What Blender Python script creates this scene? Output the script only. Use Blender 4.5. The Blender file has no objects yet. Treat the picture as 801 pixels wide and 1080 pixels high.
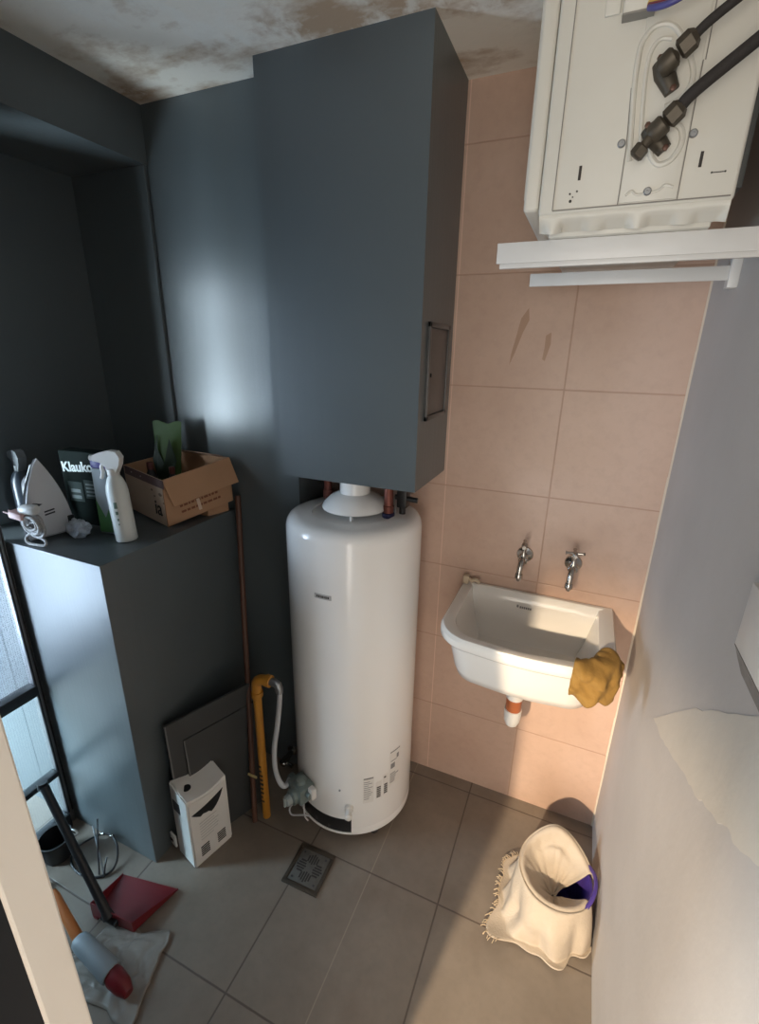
import bpy, bmesh, math, random
from mathutils import Vector, Matrix, noise
random.seed(7)
PI = math.pi
S = bpy.context.scene
COL = S.collection

# ---------------------------------------------------------------- camera, world, lights, exposure
cam = bpy.data.cameras.new('camera')
co = bpy.data.objects.new('camera', cam); COL.objects.link(co)
CR = Vector((0.918, 0.397, 0.017)); CU = Vector((-0.143, 0.290, 0.946)); CF = Vector((-0.370, 0.871, -0.322))
CF.normalize(); CR = (CR - CF * CR.dot(CF)).normalized(); CU = CR.cross(CF)
M = Matrix.Identity(4)
for i in range(3):
    M[i][0] = CR[i]; M[i][1] = CU[i]; M[i][2] = -CF[i]
M[2][3] = 1.8
co.matrix_world = M
cam.sensor_fit = 'VERTICAL'; cam.sensor_height = 24; cam.sensor_width = 24
cam.lens = 497.587 * 24 / 1080; cam.clip_start = .01
S.camera = co

w = bpy.data.worlds.new('world'); S.world = w; w.use_nodes = True
wn = w.node_tree.nodes; wl = w.node_tree.links
bg = wn['Background']; bg.inputs[1].default_value = .8
# cool open sky on the glass door's side, the warm kitchen everywhere else
_g = wn.new('ShaderNodeTexCoord'); _s = wn.new('ShaderNodeSeparateXYZ'); _r = wn.new('ShaderNodeMapRange'); _m = wn.new('ShaderNodeMix')
_m.data_type = 'RGBA'; _m.inputs[6].default_value = (.70, .86, 1.0, 1); _m.inputs[7].default_value = (1.0, .89, .76, 1)
_r.inputs[1].default_value = -.6; _r.inputs[2].default_value = -.2
wl.new(_g.outputs['Generated'], _s.inputs[0]); wl.new(_s.outputs[0], _r.inputs[0]); wl.new(_r.outputs[0], _m.inputs[0]); wl.new(_m.outputs[2], bg.inputs[0])

def light(name, kind, loc, target, energy, color, size=.1, size_y=None):
    l = bpy.data.lights.new(name, kind); l.energy = energy; l.color = color
    if kind == 'AREA':
        l.size = size
        if size_y: l.shape = 'RECTANGLE'; l.size_y = size_y
    else: l.shadow_soft_size = size
    o = bpy.data.objects.new(name, l); COL.objects.link(o)
    o.location = loc
    o.rotation_euler = (Vector(target) - Vector(loc)).to_track_quat('-Z', 'Y').to_euler()
    return o
# daylight outside the frosted glass door on the left
light('window_daylight', 'AREA', (-2.75, -1.0, 1.70), (-1.35, .90, 1.10), 125, (.72, .88, 1.0), 2.2, 1.6).data.spread = 1.9
light('ledge_fill', 'AREA', (-2.25, -.22, .85), (-1.50, .65, .70), 230, (.70, .87, 1.0), 1.1, 1.3)  # extra panel added outside the glass to brighten the ledge block's front
# added fill panel behind the camera for the kitchen's soft warm light
light('kitchen_fill', 'AREA', (-.20, -1.8, 1.05), (-.15, 1.5, 1.75), 64, (1.0, .92, .82), 1.7, 2.0)
# the kitchen lamp that throws the strip of light past the door jamb
kl = light('kitchen_lamp', 'SPOT', (-.75, -2.35, 2.15), (.02, 1.10, .05), 1050, (1.0, .79, .55), .045).data
kl.spot_size = .60; kl.spot_blend = .55

S.view_settings.view_transform = 'Standard'; S.view_settings.look = 'None'
S.view_settings.gamma = 1; S.view_settings.use_curve_mapping = False
S.view_settings.exposure = -0.12
S.cycles.use_denoising = True
S.cycles.max_bounces = 10; S.cycles.diffuse_bounces = 5; S.cycles.transparent_max_bounces = 12
S.cycles.sample_clamp_indirect = 4

# ---------------------------------------------------------------- materials
def nodes(name):
    m = bpy.data.materials.new(name); m.use_nodes = True
    nt = m.node_tree; return m, nt, nt.nodes['Principled BSDF']
def N(nt, t, **k):
    n = nt.nodes.new(t)
    for a, v in k.items(): setattr(n, a, v)
    return n
def math_(nt, op, a, b=None):
    n = N(nt, 'ShaderNodeMath', operation=op)
    for i, v in enumerate((a, b)):
        if v is None: continue
        if isinstance(v, (int, float)): n.inputs[i].default_value = v
        else: nt.links.new(v, n.inputs[i])
    return n.outputs[0]
def mixc(nt, fac, a, b):
    n = N(nt, 'ShaderNodeMix', data_type='RGBA')
    for i, v in ((0, fac), (6, a), (7, b)):
        if isinstance(v, (int, float)): n.inputs[i].default_value = v
        elif isinstance(v, tuple): n.inputs[i].default_value = (*v, 1) if len(v) == 3 else v
        else: nt.links.new(v, n.inputs[i])
    return n.outputs[2]
def noise_(nt, vec, scale, detail=4, rough=.55):
    n = N(nt, 'ShaderNodeTexNoise'); n.inputs['Scale'].default_value = scale
    n.inputs['Detail'].default_value = detail; n.inputs['Roughness'].default_value = rough
    if vec is not None: nt.links.new(vec, n.inputs['Vector'])
    return n.outputs['Fac']
def ramp(nt, fac, a, b):
    n = N(nt, 'ShaderNodeMapRange'); n.inputs[1].default_value = a; n.inputs[2].default_value = b
    nt.links.new(fac, n.inputs[0]); return n.outputs[0]
def coord(nt, scale=None):
    g = N(nt, 'ShaderNodeTexCoord').outputs['Object']
    if scale:
        mp = N(nt, 'ShaderNodeMapping'); mp.inputs['Scale'].default_value = scale
        nt.links.new(g, mp.inputs[0]); return mp.outputs[0]
    return g
def bump(nt, b, h, strength=.2, dist=.01):
    n = N(nt, 'ShaderNodeBump'); n.inputs['Strength'].default_value = strength; n.inputs['Distance'].default_value = dist
    nt.links.new(h, n.inputs['Height']); nt.links.new(n.outputs[0], b.inputs['Normal'])
def simple(name, col, rough=.5, metal=0, var=.12, scale=8, bmp=0, spec=.5):
    m, nt, b = nodes(name)
    v = coord(nt)
    f = noise_(nt, v, scale)
    c1 = tuple(x * (1 - var) for x in col); c2 = tuple(min(1, x * (1 + var)) for x in col)
    nt.links.new(mixc(nt, f, c1, c2), b.inputs['Base Color'])
    b.inputs['Roughness'].default_value = rough; b.inputs['Metallic'].default_value = metal
    b.inputs['Specular IOR Level'].default_value = spec
    if bmp: bump(nt, b, noise_(nt, v, scale * 8), bmp, .003)
    return m
def grid_mat(name, ax, lines_a, ay, lines_b, ca, cb, grout, wid, rough, stain=None, nz=3, light_lines=()):
    """tiles: the joints are listed one by one along two axes"""
    m, nt, b = nodes(name)
    v = coord(nt)
    sp = N(nt, 'ShaderNodeSeparateXYZ'); nt.links.new(v, sp.inputs[0])
    f = None
    def line_fac(lst, axis, wd):
        f = None
        for p in lst:
            d = math_(nt, 'ABSOLUTE', math_(nt, 'SUBTRACT', sp.outputs[axis], p))
            f = d if f is None else math_(nt, 'MINIMUM', f, d)
        n = N(nt, 'ShaderNodeMapRange'); nt.links.new(f, n.inputs[0])
        n.inputs[1].default_value = wd * .7; n.inputs[2].default_value = wd * 1.3
        n.inputs[3].default_value = 1; n.inputs[4].default_value = 0
        return n.outputs[0]
    ga = math_(nt, 'MAXIMUM', line_fac(lines_a, ax, wid), line_fac(lines_b, ay, wid))
    t = noise_(nt, v, nz, 6, .6)
    base = mixc(nt, ramp(nt, t, .3, .7), ca, cb)
    fine = noise_(nt, v, 40, 3)
    base = mixc(nt, math_(nt, 'MULTIPLY', ramp(nt, fine, .45, .75), .18), base, tuple(x * .7 for x in ca))
    if stain:
        s = noise_(nt, coord(nt, stain[2]), stain[1], 3)
        base = mixc(nt, math_(nt, 'MULTIPLY', ramp(nt, s, .55, .75), stain[3]), base, stain[0])
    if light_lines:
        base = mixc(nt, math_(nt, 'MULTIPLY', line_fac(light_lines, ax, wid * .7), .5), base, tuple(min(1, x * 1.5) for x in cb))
    gn = mixc(nt, noise_(nt, v, 6), tuple(x * .8 for x in grout), tuple(min(1, x * 1.2) for x in grout))
    nt.links.new(mixc(nt, math_(nt, 'MULTIPLY', ga, .8), base, gn), b.inputs['Base Color'])
    b.inputs['Roughness'].default_value = rough
    bump(nt, b, math_(nt, 'SUBTRACT', math_(nt, 'MULTIPLY', fine, .1), ga), .35, .002)
    return m

M_TILE = grid_mat('beige_wall_tile', 0, (-1.15, -.795, -.071), 2, (.36, .70, 1.02, 1.34, 1.695, 2.036, 2.385),
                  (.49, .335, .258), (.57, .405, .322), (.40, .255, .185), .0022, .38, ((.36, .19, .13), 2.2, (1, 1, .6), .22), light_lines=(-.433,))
M_FLOOR = grid_mat('grey_floor_tile', 0, (-1.74, -1.235, -.73, -.225, .28), 1, (-.82, -.34, .14, .622, 1.105, 1.58),
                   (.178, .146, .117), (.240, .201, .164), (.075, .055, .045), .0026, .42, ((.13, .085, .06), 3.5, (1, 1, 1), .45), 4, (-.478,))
M_DARK = None
def paint():
    m, nt, b = nodes('dark_blue_grey_paint')
    v = coord(nt); vs = coord(nt, (60, 60, 1.2))
    f = noise_(nt, v, 3, 5)
    nt.links.new(mixc(nt, f, (.080, .094, .099), (.104, .120, .124)), b.inputs['Base Color'])
    n = N(nt, 'ShaderNodeMapRange'); nt.links.new(noise_(nt, v, 2.5, 3), n.inputs[0])
    n.inputs[3].default_value = .28; n.inputs[4].default_value = .38
    nt.links.new(n.outputs[0], b.inputs['Roughness'])
    b.inputs['Specular IOR Level'].default_value = .55
    bump(nt, b, math_(nt, 'ADD', noise_(nt, vs, 1.0, 2), math_(nt, 'MULTIPLY', noise_(nt, v, 90, 2), .5)), .10, .004)
    return m
M_DARK = paint()
def ceiling_mat():
    m, nt, b = nodes('stained_ceiling_plaster')
    v = coord(nt)
    base = mixc(nt, noise_(nt, v, 5, 6), (.74, .69, .60), (.86, .81, .73))
    s = noise_(nt, coord(nt, (1, 1.8, 1)), 2.6, 7, .62)
    s2 = noise_(nt, coord(nt, (1.4, 1, 1)), 6.5, 5, .6)
    base = mixc(nt, math_(nt, 'MULTIPLY', ramp(nt, s, .47, .60), .85), base, (.36, .23, .13))
    base = mixc(nt, math_(nt, 'MULTIPLY', ramp(nt, s2, .54, .62), .7), base, (.80, .77, .70))
    nt.links.new(base, b.inputs['Base Color']); b.inputs['Roughness'].default_value = .85
    bump(nt, b, s2, .35, .01)
    return m
M_CEIL = ceiling_mat()
def plaster(name, a, c):
    m, nt, b = nodes(name)
    v = coord(nt)
    base = mixc(nt, ramp(nt, noise_(nt, v, 2.2, 6), .3, .7), a, c)
    nt.links.new(base, b.inputs['Base Color']); b.inputs['Roughness'].default_value = .75
    bump(nt, b, noise_(nt, v, 14, 6), .25, .006)
    return m
M_WALL = plaster('grey_plaster', (.46, .425, .395), (.54, .50, .47))
M_PATCH = plaster('painted_lamplight', (.55, .50, .43), (.63, .575, .50))  # lamplight put into the colour of the right wall's patch
M_GROUT = simple('cream_grout', (.62, .54, .45), .8)
M_JAMB = simple('cream_paint', (.60, .52, .43), .5, var=.06, scale=4)
M_BLACKM = simple('black_metal', (.012, .013, .015), .4)
M_ALU = simple('grey_metal', (.30, .31, .32), .35, .8)
M_CHROME = simple('chrome', (.44, .42, .39), .2, 1, .1, 20)
M_ENAMEL = simple('white_enamel', (.82, .81, .79), .17, 0, .02, 3)
M_CERAMIC = simple('white_ceramic', (.74, .715, .67), .14, 0, .03, 5)
M_WHITEP = simple('white_plastic', (.68, .66, .62), .4, 0, .05, 10)
M_ACW = simple('ac_white_steel', (.56, .545, .49), .42, 0, .05, 5)
M_ACD = simple('white_steel_arm', (.60, .60, .59), .38, 0, .04, 8)
M_BLACKP = simple('black_plastic', (.010, .010, .011), .45)
M_FOAM = simple('dark_pipe_foam', (.022, .018, .016), .8, 0, .3, 60, .4)
M_VALVE = simple('aged_dark_brass', (.075, .062, .045), .5, .5, .35, 40)
M_COPPER = simple('old_copper', (.17, .055, .04), .45, .6, .25, 30)
M_BOLT = simple('rusty_bolt', (.10, .05, .035), .5, .4)
M_YELLOW = simple('yellow_pipe_coating', (.47, .205, .025), .42, 0, .18, 20)
M_ORANGE = simple('orange_pvc', (.42, .12, .04), .42)
M_HOSE = simple('grey_hose', (.45, .46, .48), .4, 0, .1, 80)
M_GASV = simple('grey_green_casting', (.22, .27, .26), .45, .4, .25, 40)
M_WOOD = simple('reddish_brown_stick', (.10, .042, .025), .5, 0, .3, 12)
M_CARD = simple('brown_cardboard', (.42, .235, .13), .85, 0, .06, 12)
M_CARDP = simple('printed_pale_cardboard', (.62, .47, .36), .7, 0, .06, 12)
M_CARDI = simple('purple_brown_card_print', (.16, .10, .10), .7)
M_INK = simple('dark_ink', (.03, .025, .022), .7)
M_INKB = simple('brown_ink', (.20, .075, .035), .8)
M_PAPER = simple('label_paper', (.70, .68, .65), .6, 0, .03)
M_GREYINK = simple('grey_ink', (.22, .22, .22), .7)
M_BOXK = simple('very_dark_green_carton', (.004, .008, .007), .85, spec=.08)
M_LETTER = simple('pale_lettering', (.55, .60, .60), .6)
M_GREEN = simple('green_pouch_film', (.028, .066, .005), .65, 0, .3, 14)
M_GREENP = simple('green_print', (.08, .22, .07), .5)
M_PURPLE = simple('purple_plastic', (.06, .035, .22), .32)
M_GREYB = simple('dull_dark_metal', (.07, .07, .07), .5, .5)
M_RED = simple('red_plastic', (.14, .010, .014), .38)
M_ORANGEH = simple('orange_handle', (.42, .13, .03), .4)
M_SOCK = simple('blue_grey_plastic', (.22, .25, .27), .45)
M_CLOTHY = simple('mustard_cloth', (.25, .14, .03), .9, 0, .15, 25, .4)
M_TOWEL = simple('cream_towel', (.46, .39, .31), .95, 0, .1, 18, .5)
M_CORD = simple('striped_cord', (.42, .41, .40), .8, 0, .6, 160)
M_PINK = simple('pale_pink_plug', (.55, .36, .33), .5)
M_IRONW = simple('iron_sole_white', (.58, .59, .61), .35, 0, .04, 6)
M_IRONB = simple('iron_dark_grey', (.025, .027, .033), .4)
M_BAG = simple('crumpled_plastic_sheet', (.23, .205, .18), .35, 0, .25, 10, .3)
M_IRONCAST = simple('cast_iron_grate', (.12, .112, .10), .6, .3, .3, 50, .3)
M_SLATE = simple('dark_slab', (.040, .042, .042), .6, 0, .2, 6)
M_SLATEE = simple('slab_edge', (.13, .13, .125), .7)
M_BLUEP = simple('navy_plastic', (.012, .014, .06), .4)
M_FILM = simple('clear_blue_print_film', (.42, .46, .52), .3, 0, .8, 50)
M_TRANSP = simple('smoky_bottle_plastic', (.022, .032, .045), .3)
WIRES = [simple(n, c, .45) for n, c in (('yellow_wire', (.55, .38, .08)), ('maroon_wire', (.15, .02, .04)), ('blue_wire', (.06, .06, .22)))]

def glass_mat(name, dark, tint, fine):
    """patterned glass: lets daylight through, the relief shows as dots"""
    m, nt, b = nodes(name)
    nt.nodes.remove(b); out = nt.nodes['Material Output']
    v = coord(nt)
    wv = N(nt, 'ShaderNodeTexVoronoi'); wv.inputs['Scale'].default_value = fine; wv.inputs['Randomness'].default_value = .25
    nt.links.new(v, wv.inputs['Vector'])
    f = ramp(nt, wv.outputs['Distance'], .15, .5)
    c = mixc(nt, f, dark, tint)
    tr = N(nt, 'ShaderNodeBsdfTransparent'); nt.links.new(c, tr.inputs[0])
    tl = N(nt, 'ShaderNodeBsdfTranslucent'); nt.links.new(c, tl.inputs[0])
    mx = N(nt, 'ShaderNodeMixShader'); mx.inputs[0].default_value = .02
    nt.links.new(tr.outputs[0], mx.inputs[1]); nt.links.new(tl.outputs[0], mx.inputs[2])
    gl = N(nt, 'ShaderNodeBsdfGlossy'); gl.inputs['Roughness'].default_value = .3
    m2 = N(nt, 'ShaderNodeMixShader'); m2.inputs[0].default_value = .05
    nt.links.new(mx.outputs[0], m2.inputs[1]); nt.links.new(gl.outputs[0], m2.inputs[2])
    nt.links.new(m2.outputs[0], out.inputs['Surface'])
    return m
M_PANE_UP = glass_mat('meshed_glass', (.36, .37, .40), (.78, .80, .84), 150)
M_PANE_LOW = glass_mat('dimpled_glass', (.70, .78, .82), (.86, .93, .96), 130)

# ---------------------------------------------------------------- geometry helpers
def BM(): return bmesh.new()
def add_box(bm, lo, hi, bev=0, mat=None, seg=2):
    lo, hi = Vector(lo), Vector(hi)
    r = bmesh.ops.create_cube(bm, size=1)
    vs = r['verts']
    for v in vs:
        v.co = Vector(((lo[i] + hi[i]) / 2 + v.co[i] * (hi[i] - lo[i]) for i in range(3)))
    if bev:
        es = list({e for v in vs for e in v.link_edges})
        rb = bmesh.ops.bevel(bm, geom=es, offset=bev, segments=seg, affect='EDGES', profile=.5)
        vs = list({v for f in rb['faces'] for v in f.verts} | {v for v in vs if v.is_valid})
    if mat is not None: bmesh.ops.transform(bm, matrix=mat, verts=[v for v in vs if v.is_valid])
    return vs
def add_hex(bm, b4, t4):
    """solid from four bottom and four top corners (counter-clockwise from above)"""
    vb = [bm.verts.new(p) for p in b4]; vt = [bm.verts.new(p) for p in t4]
    bm.faces.new(vb[::-1]); bm.faces.new(vt)
    for i in range(4):
        j = (i + 1) % 4; bm.faces.new((vb[i], vb[j], vt[j], vt[i]))
def frame_for(d):
    d = Vector(d).normalized()
    a = Vector((0, 0, 1)) if abs(d.z) < .9 else Vector((1, 0, 0))
    u = d.cross(a).normalized(); return u, d.cross(u).normalized()
def smooth_path(pts, n=8):
    pts = [Vector(p) for p in pts]; out = []
    for i in range(len(pts) - 1):
        p0 = pts[max(i - 1, 0)]; p1 = pts[i]; p2 = pts[i + 1]; p3 = pts[min(i + 2, len(pts) - 1)]
        for k in range(n):
            t = k / n
            out.append(.5 * ((2 * p1) + (p2 - p0) * t + (2 * p0 - 5 * p1 + 4 * p2 - p3) * t * t + (3 * p1 - p0 - 3 * p2 + p3) * t ** 3))
    return out + [pts[-1]]
def add_tube(bm, pts, r, seg=12, cap=True):
    """round bar through points; r a number or one per point"""
    pts = [Vector(p) for p in pts]; n = len(pts); rings = []
    u = None
    for i, p in enumerate(pts):
        d = (pts[min(i + 1, n - 1)] - pts[max(i - 1, 0)]).normalized()
        if u is None: u, vv = frame_for(d)
        else:
            u = (u - d * u.dot(d)).normalized(); vv = d.cross(u)
        rr = r[i] if isinstance(r, (list, tuple)) else r
        rings.append([bm.verts.new(p + (u * math.cos(2 * PI * k / seg) + vv * math.sin(2 * PI * k / seg)) * rr) for k in range(seg)])
    for a, b in zip(rings, rings[1:]):
        for k in range(seg): bm.faces.new((a[k], a[(k + 1) % seg], b[(k + 1) % seg], b[k]))
    if cap: bm.faces.new(rings[0][::-1]); bm.faces.new(rings[-1])
def add_lathe(bm, prof, c=(0, 0, 0), axis=(0, 0, 1), seg=48, a0=0, a1=2 * PI, cap=True):
    """profile of (radius, height) turned about an axis"""
    c = Vector(c); ax = Vector(axis).normalized()
    if abs(ax.z) > .999: u, v = Vector((1, 0, 0)), Vector((0, 1, 0)) * (1 if ax.z > 0 else -1)
    else: u, v = frame_for(ax)
    full = abs(a1 - a0 - 2 * PI) < 1e-6; n = seg if full else seg + 1
    rings = []
    for r, h in prof:
        rings.append([bm.verts.new(c + ax * h + (u * math.cos(a0 + (a1 - a0) * k / seg) + v * math.sin(a0 + (a1 - a0) * k / seg)) * max(r, 1e-5)) for k in range(n)])
    for a, b in zip(rings, rings[1:]):
        for k in range(seg):
            j = (k + 1) % n
            bm.faces.new((a[k], a[j], b[j], b[k]))
    if cap and full: bm.faces.new(rings[0][::-1]); bm.faces.new(rings[-1])
def add_prism(bm, pts, d):
    """flat outline pushed along vector d"""
    d = Vector(d); a = [bm.verts.new(Vector(p)) for p in pts]; b = [bm.verts.new(Vector(p) + d) for p in pts]
    bm.faces.new(a[::-1]); bm.faces.new(b); n = len(a)
    for i in range(n): bm.faces.new((a[i], a[(i + 1) % n], b[(i + 1) % n], b[i]))
def add_grid(bm, nu, nv, fn, closed=False):
    g = [[bm.verts.new(fn(i / (nu - (0 if closed else 1)), j / (nv - 1))) for j in range(nv)] for i in range(nu)]
    for i in range(nu if closed else nu - 1):
        for j in range(nv - 1):
            k = (i + 1) % nu
            bm.faces.new((g[i][j], g[k][j], g[k][j + 1], g[i][j + 1]))
    return g
def obj(name, bm, m, parent=None, smooth=38, fix=True):
    me = bpy.data.meshes.new(name)
    if fix: bmesh.ops.recalc_face_normals(bm, faces=bm.faces)
    bm.to_mesh(me); bm.free()
    me.materials.append(m)
    if smooth:
        me.shade_smooth(); me.set_sharp_from_angle(angle=math.radians(smooth))
    o = bpy.data.objects.new(name, me); COL.objects.link(o)
    if parent:
        o.parent = parent; o.matrix_parent_inverse = Matrix.Translation(-chain(parent))
    return o
def chain(p):
    return Vector(p.location) if not p.parent else Vector((0, 0, 0))    # parts keep world coordinates
def thing(name, label, cat, loc=(0, 0, 0), group=None):
    o = bpy.data.objects.new(name, None); COL.objects.link(o); o.location = loc; o.empty_display_size = .05
    return tag(o, label, cat, group)
def tag(o, label, cat, group=None):
    o['label'] = label; o['category'] = cat
    if group: o['group'] = group
    return o
def struct(name, bm, m, parent=None, label=None, smooth=0):
    o = obj(name, bm, m, parent, smooth)
    if not parent: o['kind'] = 'structure'
    if label: o['label'] = label
    return o
def thick(o, t, off=0):
    s = o.modifiers.new('thickness', 'SOLIDIFY'); s.thickness = t; s.offset = off; return o
def sub(o, n=1):
    s = o.modifiers.new('subdivision', 'SUBSURF'); s.levels = n; s.render_levels = n; return o
def text(name, body, m, parent, size, mat, depth=.0006, bold=0):
    cu = bpy.data.curves.new(name, 'FONT'); cu.body = body; cu.size = size; cu.extrude = depth; cu.align_x = 'CENTER'; cu.align_y = 'CENTER'; cu.offset = bold
    t = bpy.data.objects.new(name, cu); COL.objects.link(t)
    dg = bpy.context.evaluated_depsgraph_get()
    me = bpy.data.meshes.new_from_object(t.evaluated_get(dg))
    bpy.data.objects.remove(t); me.transform(mat); me.materials.clear(); me.materials.append(m)
    o = bpy.data.objects.new(name, me); COL.objects.link(o)
    if parent: o.parent = parent; o.matrix_parent_inverse = Matrix.Translation(-chain(parent))
    return o
def basis(o, x, y):
    """matrix that puts local x, y on the given directions at o"""
    x = Vector(x).normalized(); y = Vector(y); z = x.cross(y).normalized(); y = z.cross(x)
    m = Matrix.Identity(4)
    for i in range(3): m[i][0] = x[i]; m[i][1] = y[i]; m[i][2] = z[i]; m[i][3] = o[i]
    return m

# ---------------------------------------------------------------- the room
YT, XR, ZC, YD, XL, XREC, XWIN = 1.636, .265, 2.54, 1.40, -1.46, -1.82, -1.645
bm = BM(); add_box(bm, (-2.6, -3, -.12), (1.5, YT + .12, 0)); struct('floor', bm, M_FLOOR)
bm = BM(); add_box(bm, (-2.2, -.9, ZC), (XR + .15, YT + .12, ZC + .1)); struct('ceiling', bm, M_CEIL)
bm = BM(); add_box(bm, (-.853 - .06, YT, 0), (XR + .15, YT + .12, ZC)); struct('wall_back', bm, M_TILE)
bm = BM(); add_box(bm, (XR, -.9, 0), (XR + .15, YT, ZC)); wr = struct('wall_right', bm, M_WALL)
bm = BM()
for i in range(14):
    z0, z1 = i * ZC / 14, (i + 1) * ZC / 14
    add_box(bm, (XR - .0045 - random.random() * .003, YT - .0035, z0), (XR, YT, z1))
struct('trim_1', bm, M_GROUT)
for P in ([(-.225, 1.905), (-.205, 1.935), (-.200, 1.90), (-.215, 1.865), (-.235, 1.80), (-.248, 1.765), (-.245, 1.80), (-.235, 1.85)],
          [(-.145, 1.855), (-.130, 1.865), (-.128, 1.83), (-.140, 1.78), (-.148, 1.785), (-.145, 1.82)]):
    bm = BM(); add_prism(bm, [(x, YT - .0006, z) for x, z in P], (0, .0006, 0))
    struct('rust_streak', bm, simple('pale_brown_stain', (.40, .255, .175), .5), bpy.data.objects['wall_back'], 'brown streak stain')
# dark painted shaft wall, recess and beam on the left
bm = BM(); add_box(bm, (XREC - .1, YD, 0), (-.913, YT + .12, ZC)); struct('wall_shaft', bm, M_DARK)
bm = BM(); add_box(bm, (XREC - .9, .815, 0), (XREC, YD, ZC)); struct('wall_left', bm, M_DARK)
bm = BM(); add_box(bm, (XREC, YD - .012, 1.203), (XL - .004, YD, 2.375), .002); struct('trim_3', bm, M_DARK)
bm = BM(); add_box(bm, (XREC, -.9, 2.375), (XL, YD, ZC)); struct('trim_4', bm, M_DARK)
bm = BM(); add_box(bm, (XREC, -.52, 2.12), (XWIN + .01, .813, 2.375)); struct('trim_5', bm, M_DARK)
# wall in front with the doorway the photograph is taken through
bm = BM(); add_box(bm, (-2.2, .02, 0), (-.336, .107, ZC)); struct('wall_front', bm, simple('near_black_paint', (.004, .0042, .005), .6, spec=.2))
bm = BM(); add_box(bm, (-.37, .107, 0), (-.333, .137, ZC), .002); struct('trim_2', bm, M_JAMB)

# lamplight on the right wall, painted as a thin cream patch
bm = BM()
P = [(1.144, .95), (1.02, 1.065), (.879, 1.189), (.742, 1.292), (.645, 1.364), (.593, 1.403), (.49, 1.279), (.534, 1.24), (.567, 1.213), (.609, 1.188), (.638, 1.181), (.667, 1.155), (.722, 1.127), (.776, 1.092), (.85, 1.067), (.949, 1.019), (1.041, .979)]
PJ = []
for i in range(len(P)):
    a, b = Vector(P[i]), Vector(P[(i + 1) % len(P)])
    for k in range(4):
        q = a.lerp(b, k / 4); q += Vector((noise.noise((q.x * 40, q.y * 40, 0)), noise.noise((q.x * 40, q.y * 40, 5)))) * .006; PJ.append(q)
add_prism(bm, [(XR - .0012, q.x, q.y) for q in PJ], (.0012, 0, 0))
struct('lamplight_patch', bm, M_PATCH, wr, 'cream patch painted as lamplight')

# ---------------------------------------------------------------- glass door on the left
fr = bpy.data.objects.new('window_1', None); COL.objects.link(fr); fr['kind'] = 'structure'; fr.location = (XWIN, .2, 0)
def wbox(name, lo, hi, m, bev=.003):
    bm = BM(); add_box(bm, lo, hi, bev); return obj(name, bm, m, fr)
wbox('stile', (XWIN - .03, .790, 0), (XWIN - .002, .813, 2.12), M_ALU)
wbox('glazing_bead', (XWIN - .002, .788, .06), (XWIN + .006, .796, 2.10), M_BLACKM)
wbox('glazing_bead', (XWIN - .002, .805, .06), (XWIN + .004, .811, 2.10), M_BLACKM)
wbox('stile', (XWIN - .03, -.52, 0), (XWIN + .01, -.47, 2.12), M_BLACKM)
wbox('middle_rail', (XWIN - .03, -.47, .625), (XWIN + .012, .790, .668), M_BLACKM)
wbox('lower_rail', (XWIN - .025, -.47, .255), (XWIN + .010, .790, .277), M_BLACKM)
wbox('bottom_rail', (XWIN - .03, -.47, 0), (XWIN + .014, .790, .062), M_BLACKM)
wbox('top_rail', (XWIN - .03, -.47, 2.06), (XWIN + .010, .790, 2.12), M_BLACKM)
wbox('pane', (XWIN - .016, -.47, .668), (XWIN - .011, .790, 2.06), M_PANE_UP, 0)
wbox('pane', (XWIN - .016, -.47, .277), (XWIN - .011, .790, .625), M_PANE_LOW, 0)
wbox('pane', (XWIN - .016, -.47, .062), (XWIN - .011, .790, .255), M_PANE_LOW, 0)
bm = BM(); add_box(bm, (XREC - .1, -.9, 0), (XWIN - .03, -.52, 2.375)); struct('wall_side', bm, M_DARK)

# ---------------------------------------------------------------- boxed-in flue duct and low ledge
DX0, DX1, DY0, DZ0 = -.949, -.442, 1.312, 1.394
duct = thing('duct_casing', 'dark blue-grey painted casing hanging from the ceiling above the water heater', 'duct', ((DX0 + DX1) / 2, 1.5, DZ0))
bm = BM()
add_hex(bm, [(DX0, DY0, DZ0), (DX1, DY0, DZ0), (DX1, YT, DZ0), (DX0, YT, DZ0)], [(DX0, DY0, ZC), (DX1, DY0, ZC), (DX1, YT, ZC), (DX0, YT, ZC)])
# the casing laps over the shaft wall: cut away what would stand inside it
bm.free(); bm = BM()
pl = [(DX0, DY0), (DX1, DY0), (DX1, YT), (-.911, YT), (-.911, YD), (DX0, YD)]
add_prism(bm, [(x, y, DZ0) for x, y in pl], (0, 0, ZC - DZ0))
obj('casing', bm, M_DARK, duct, 20)
ap = BM(); y0, y1, z0, z1 = 1.368, 1.578, 1.603, 1.882
for lo, hi in (((y0, z0), (y1, z0 + .014)), ((y0, z1 - .014), (y1, z1)), ((y0, z0), (y0 + .014, z1)), ((y1 - .014, z0), (y1, z1))):
    add_box(ap, (DX1, lo[0], lo[1]), (DX1 + .008, hi[0], hi[1]), .001)
apo = obj('access_panel', ap, simple('dark_grey_frame', (.075, .075, .075), .35), duct)
bm = BM(); add_box(bm, (DX1, y0 + .017, z0 + .017), (DX1 + .004, y1 - .017, z1 - .017), .001)
pd = obj('panel_door', bm, simple('brown_grey_door', (.105, .092, .085), .4), apo)
bm = BM(); add_lathe(bm, [(.006, 0), (.006, .004), (.003, .005)], (DX1 + .004, y0 + .03, 1.735), (1, 0, 0), 12); obj('latch', bm, M_BLACKM, apo)

BX, BY, BZ = -1.215, .815, 1.203
bm = BM(); add_box(bm, (XREC + .001, BY, 0), (BX, YD - .001, BZ), .002)
led = tag(obj('ledge_block', bm, M_DARK, None, 20), 'waist-high dark blue-grey painted ledge block in the corner beside the frosted glass door', 'ledge')

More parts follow.
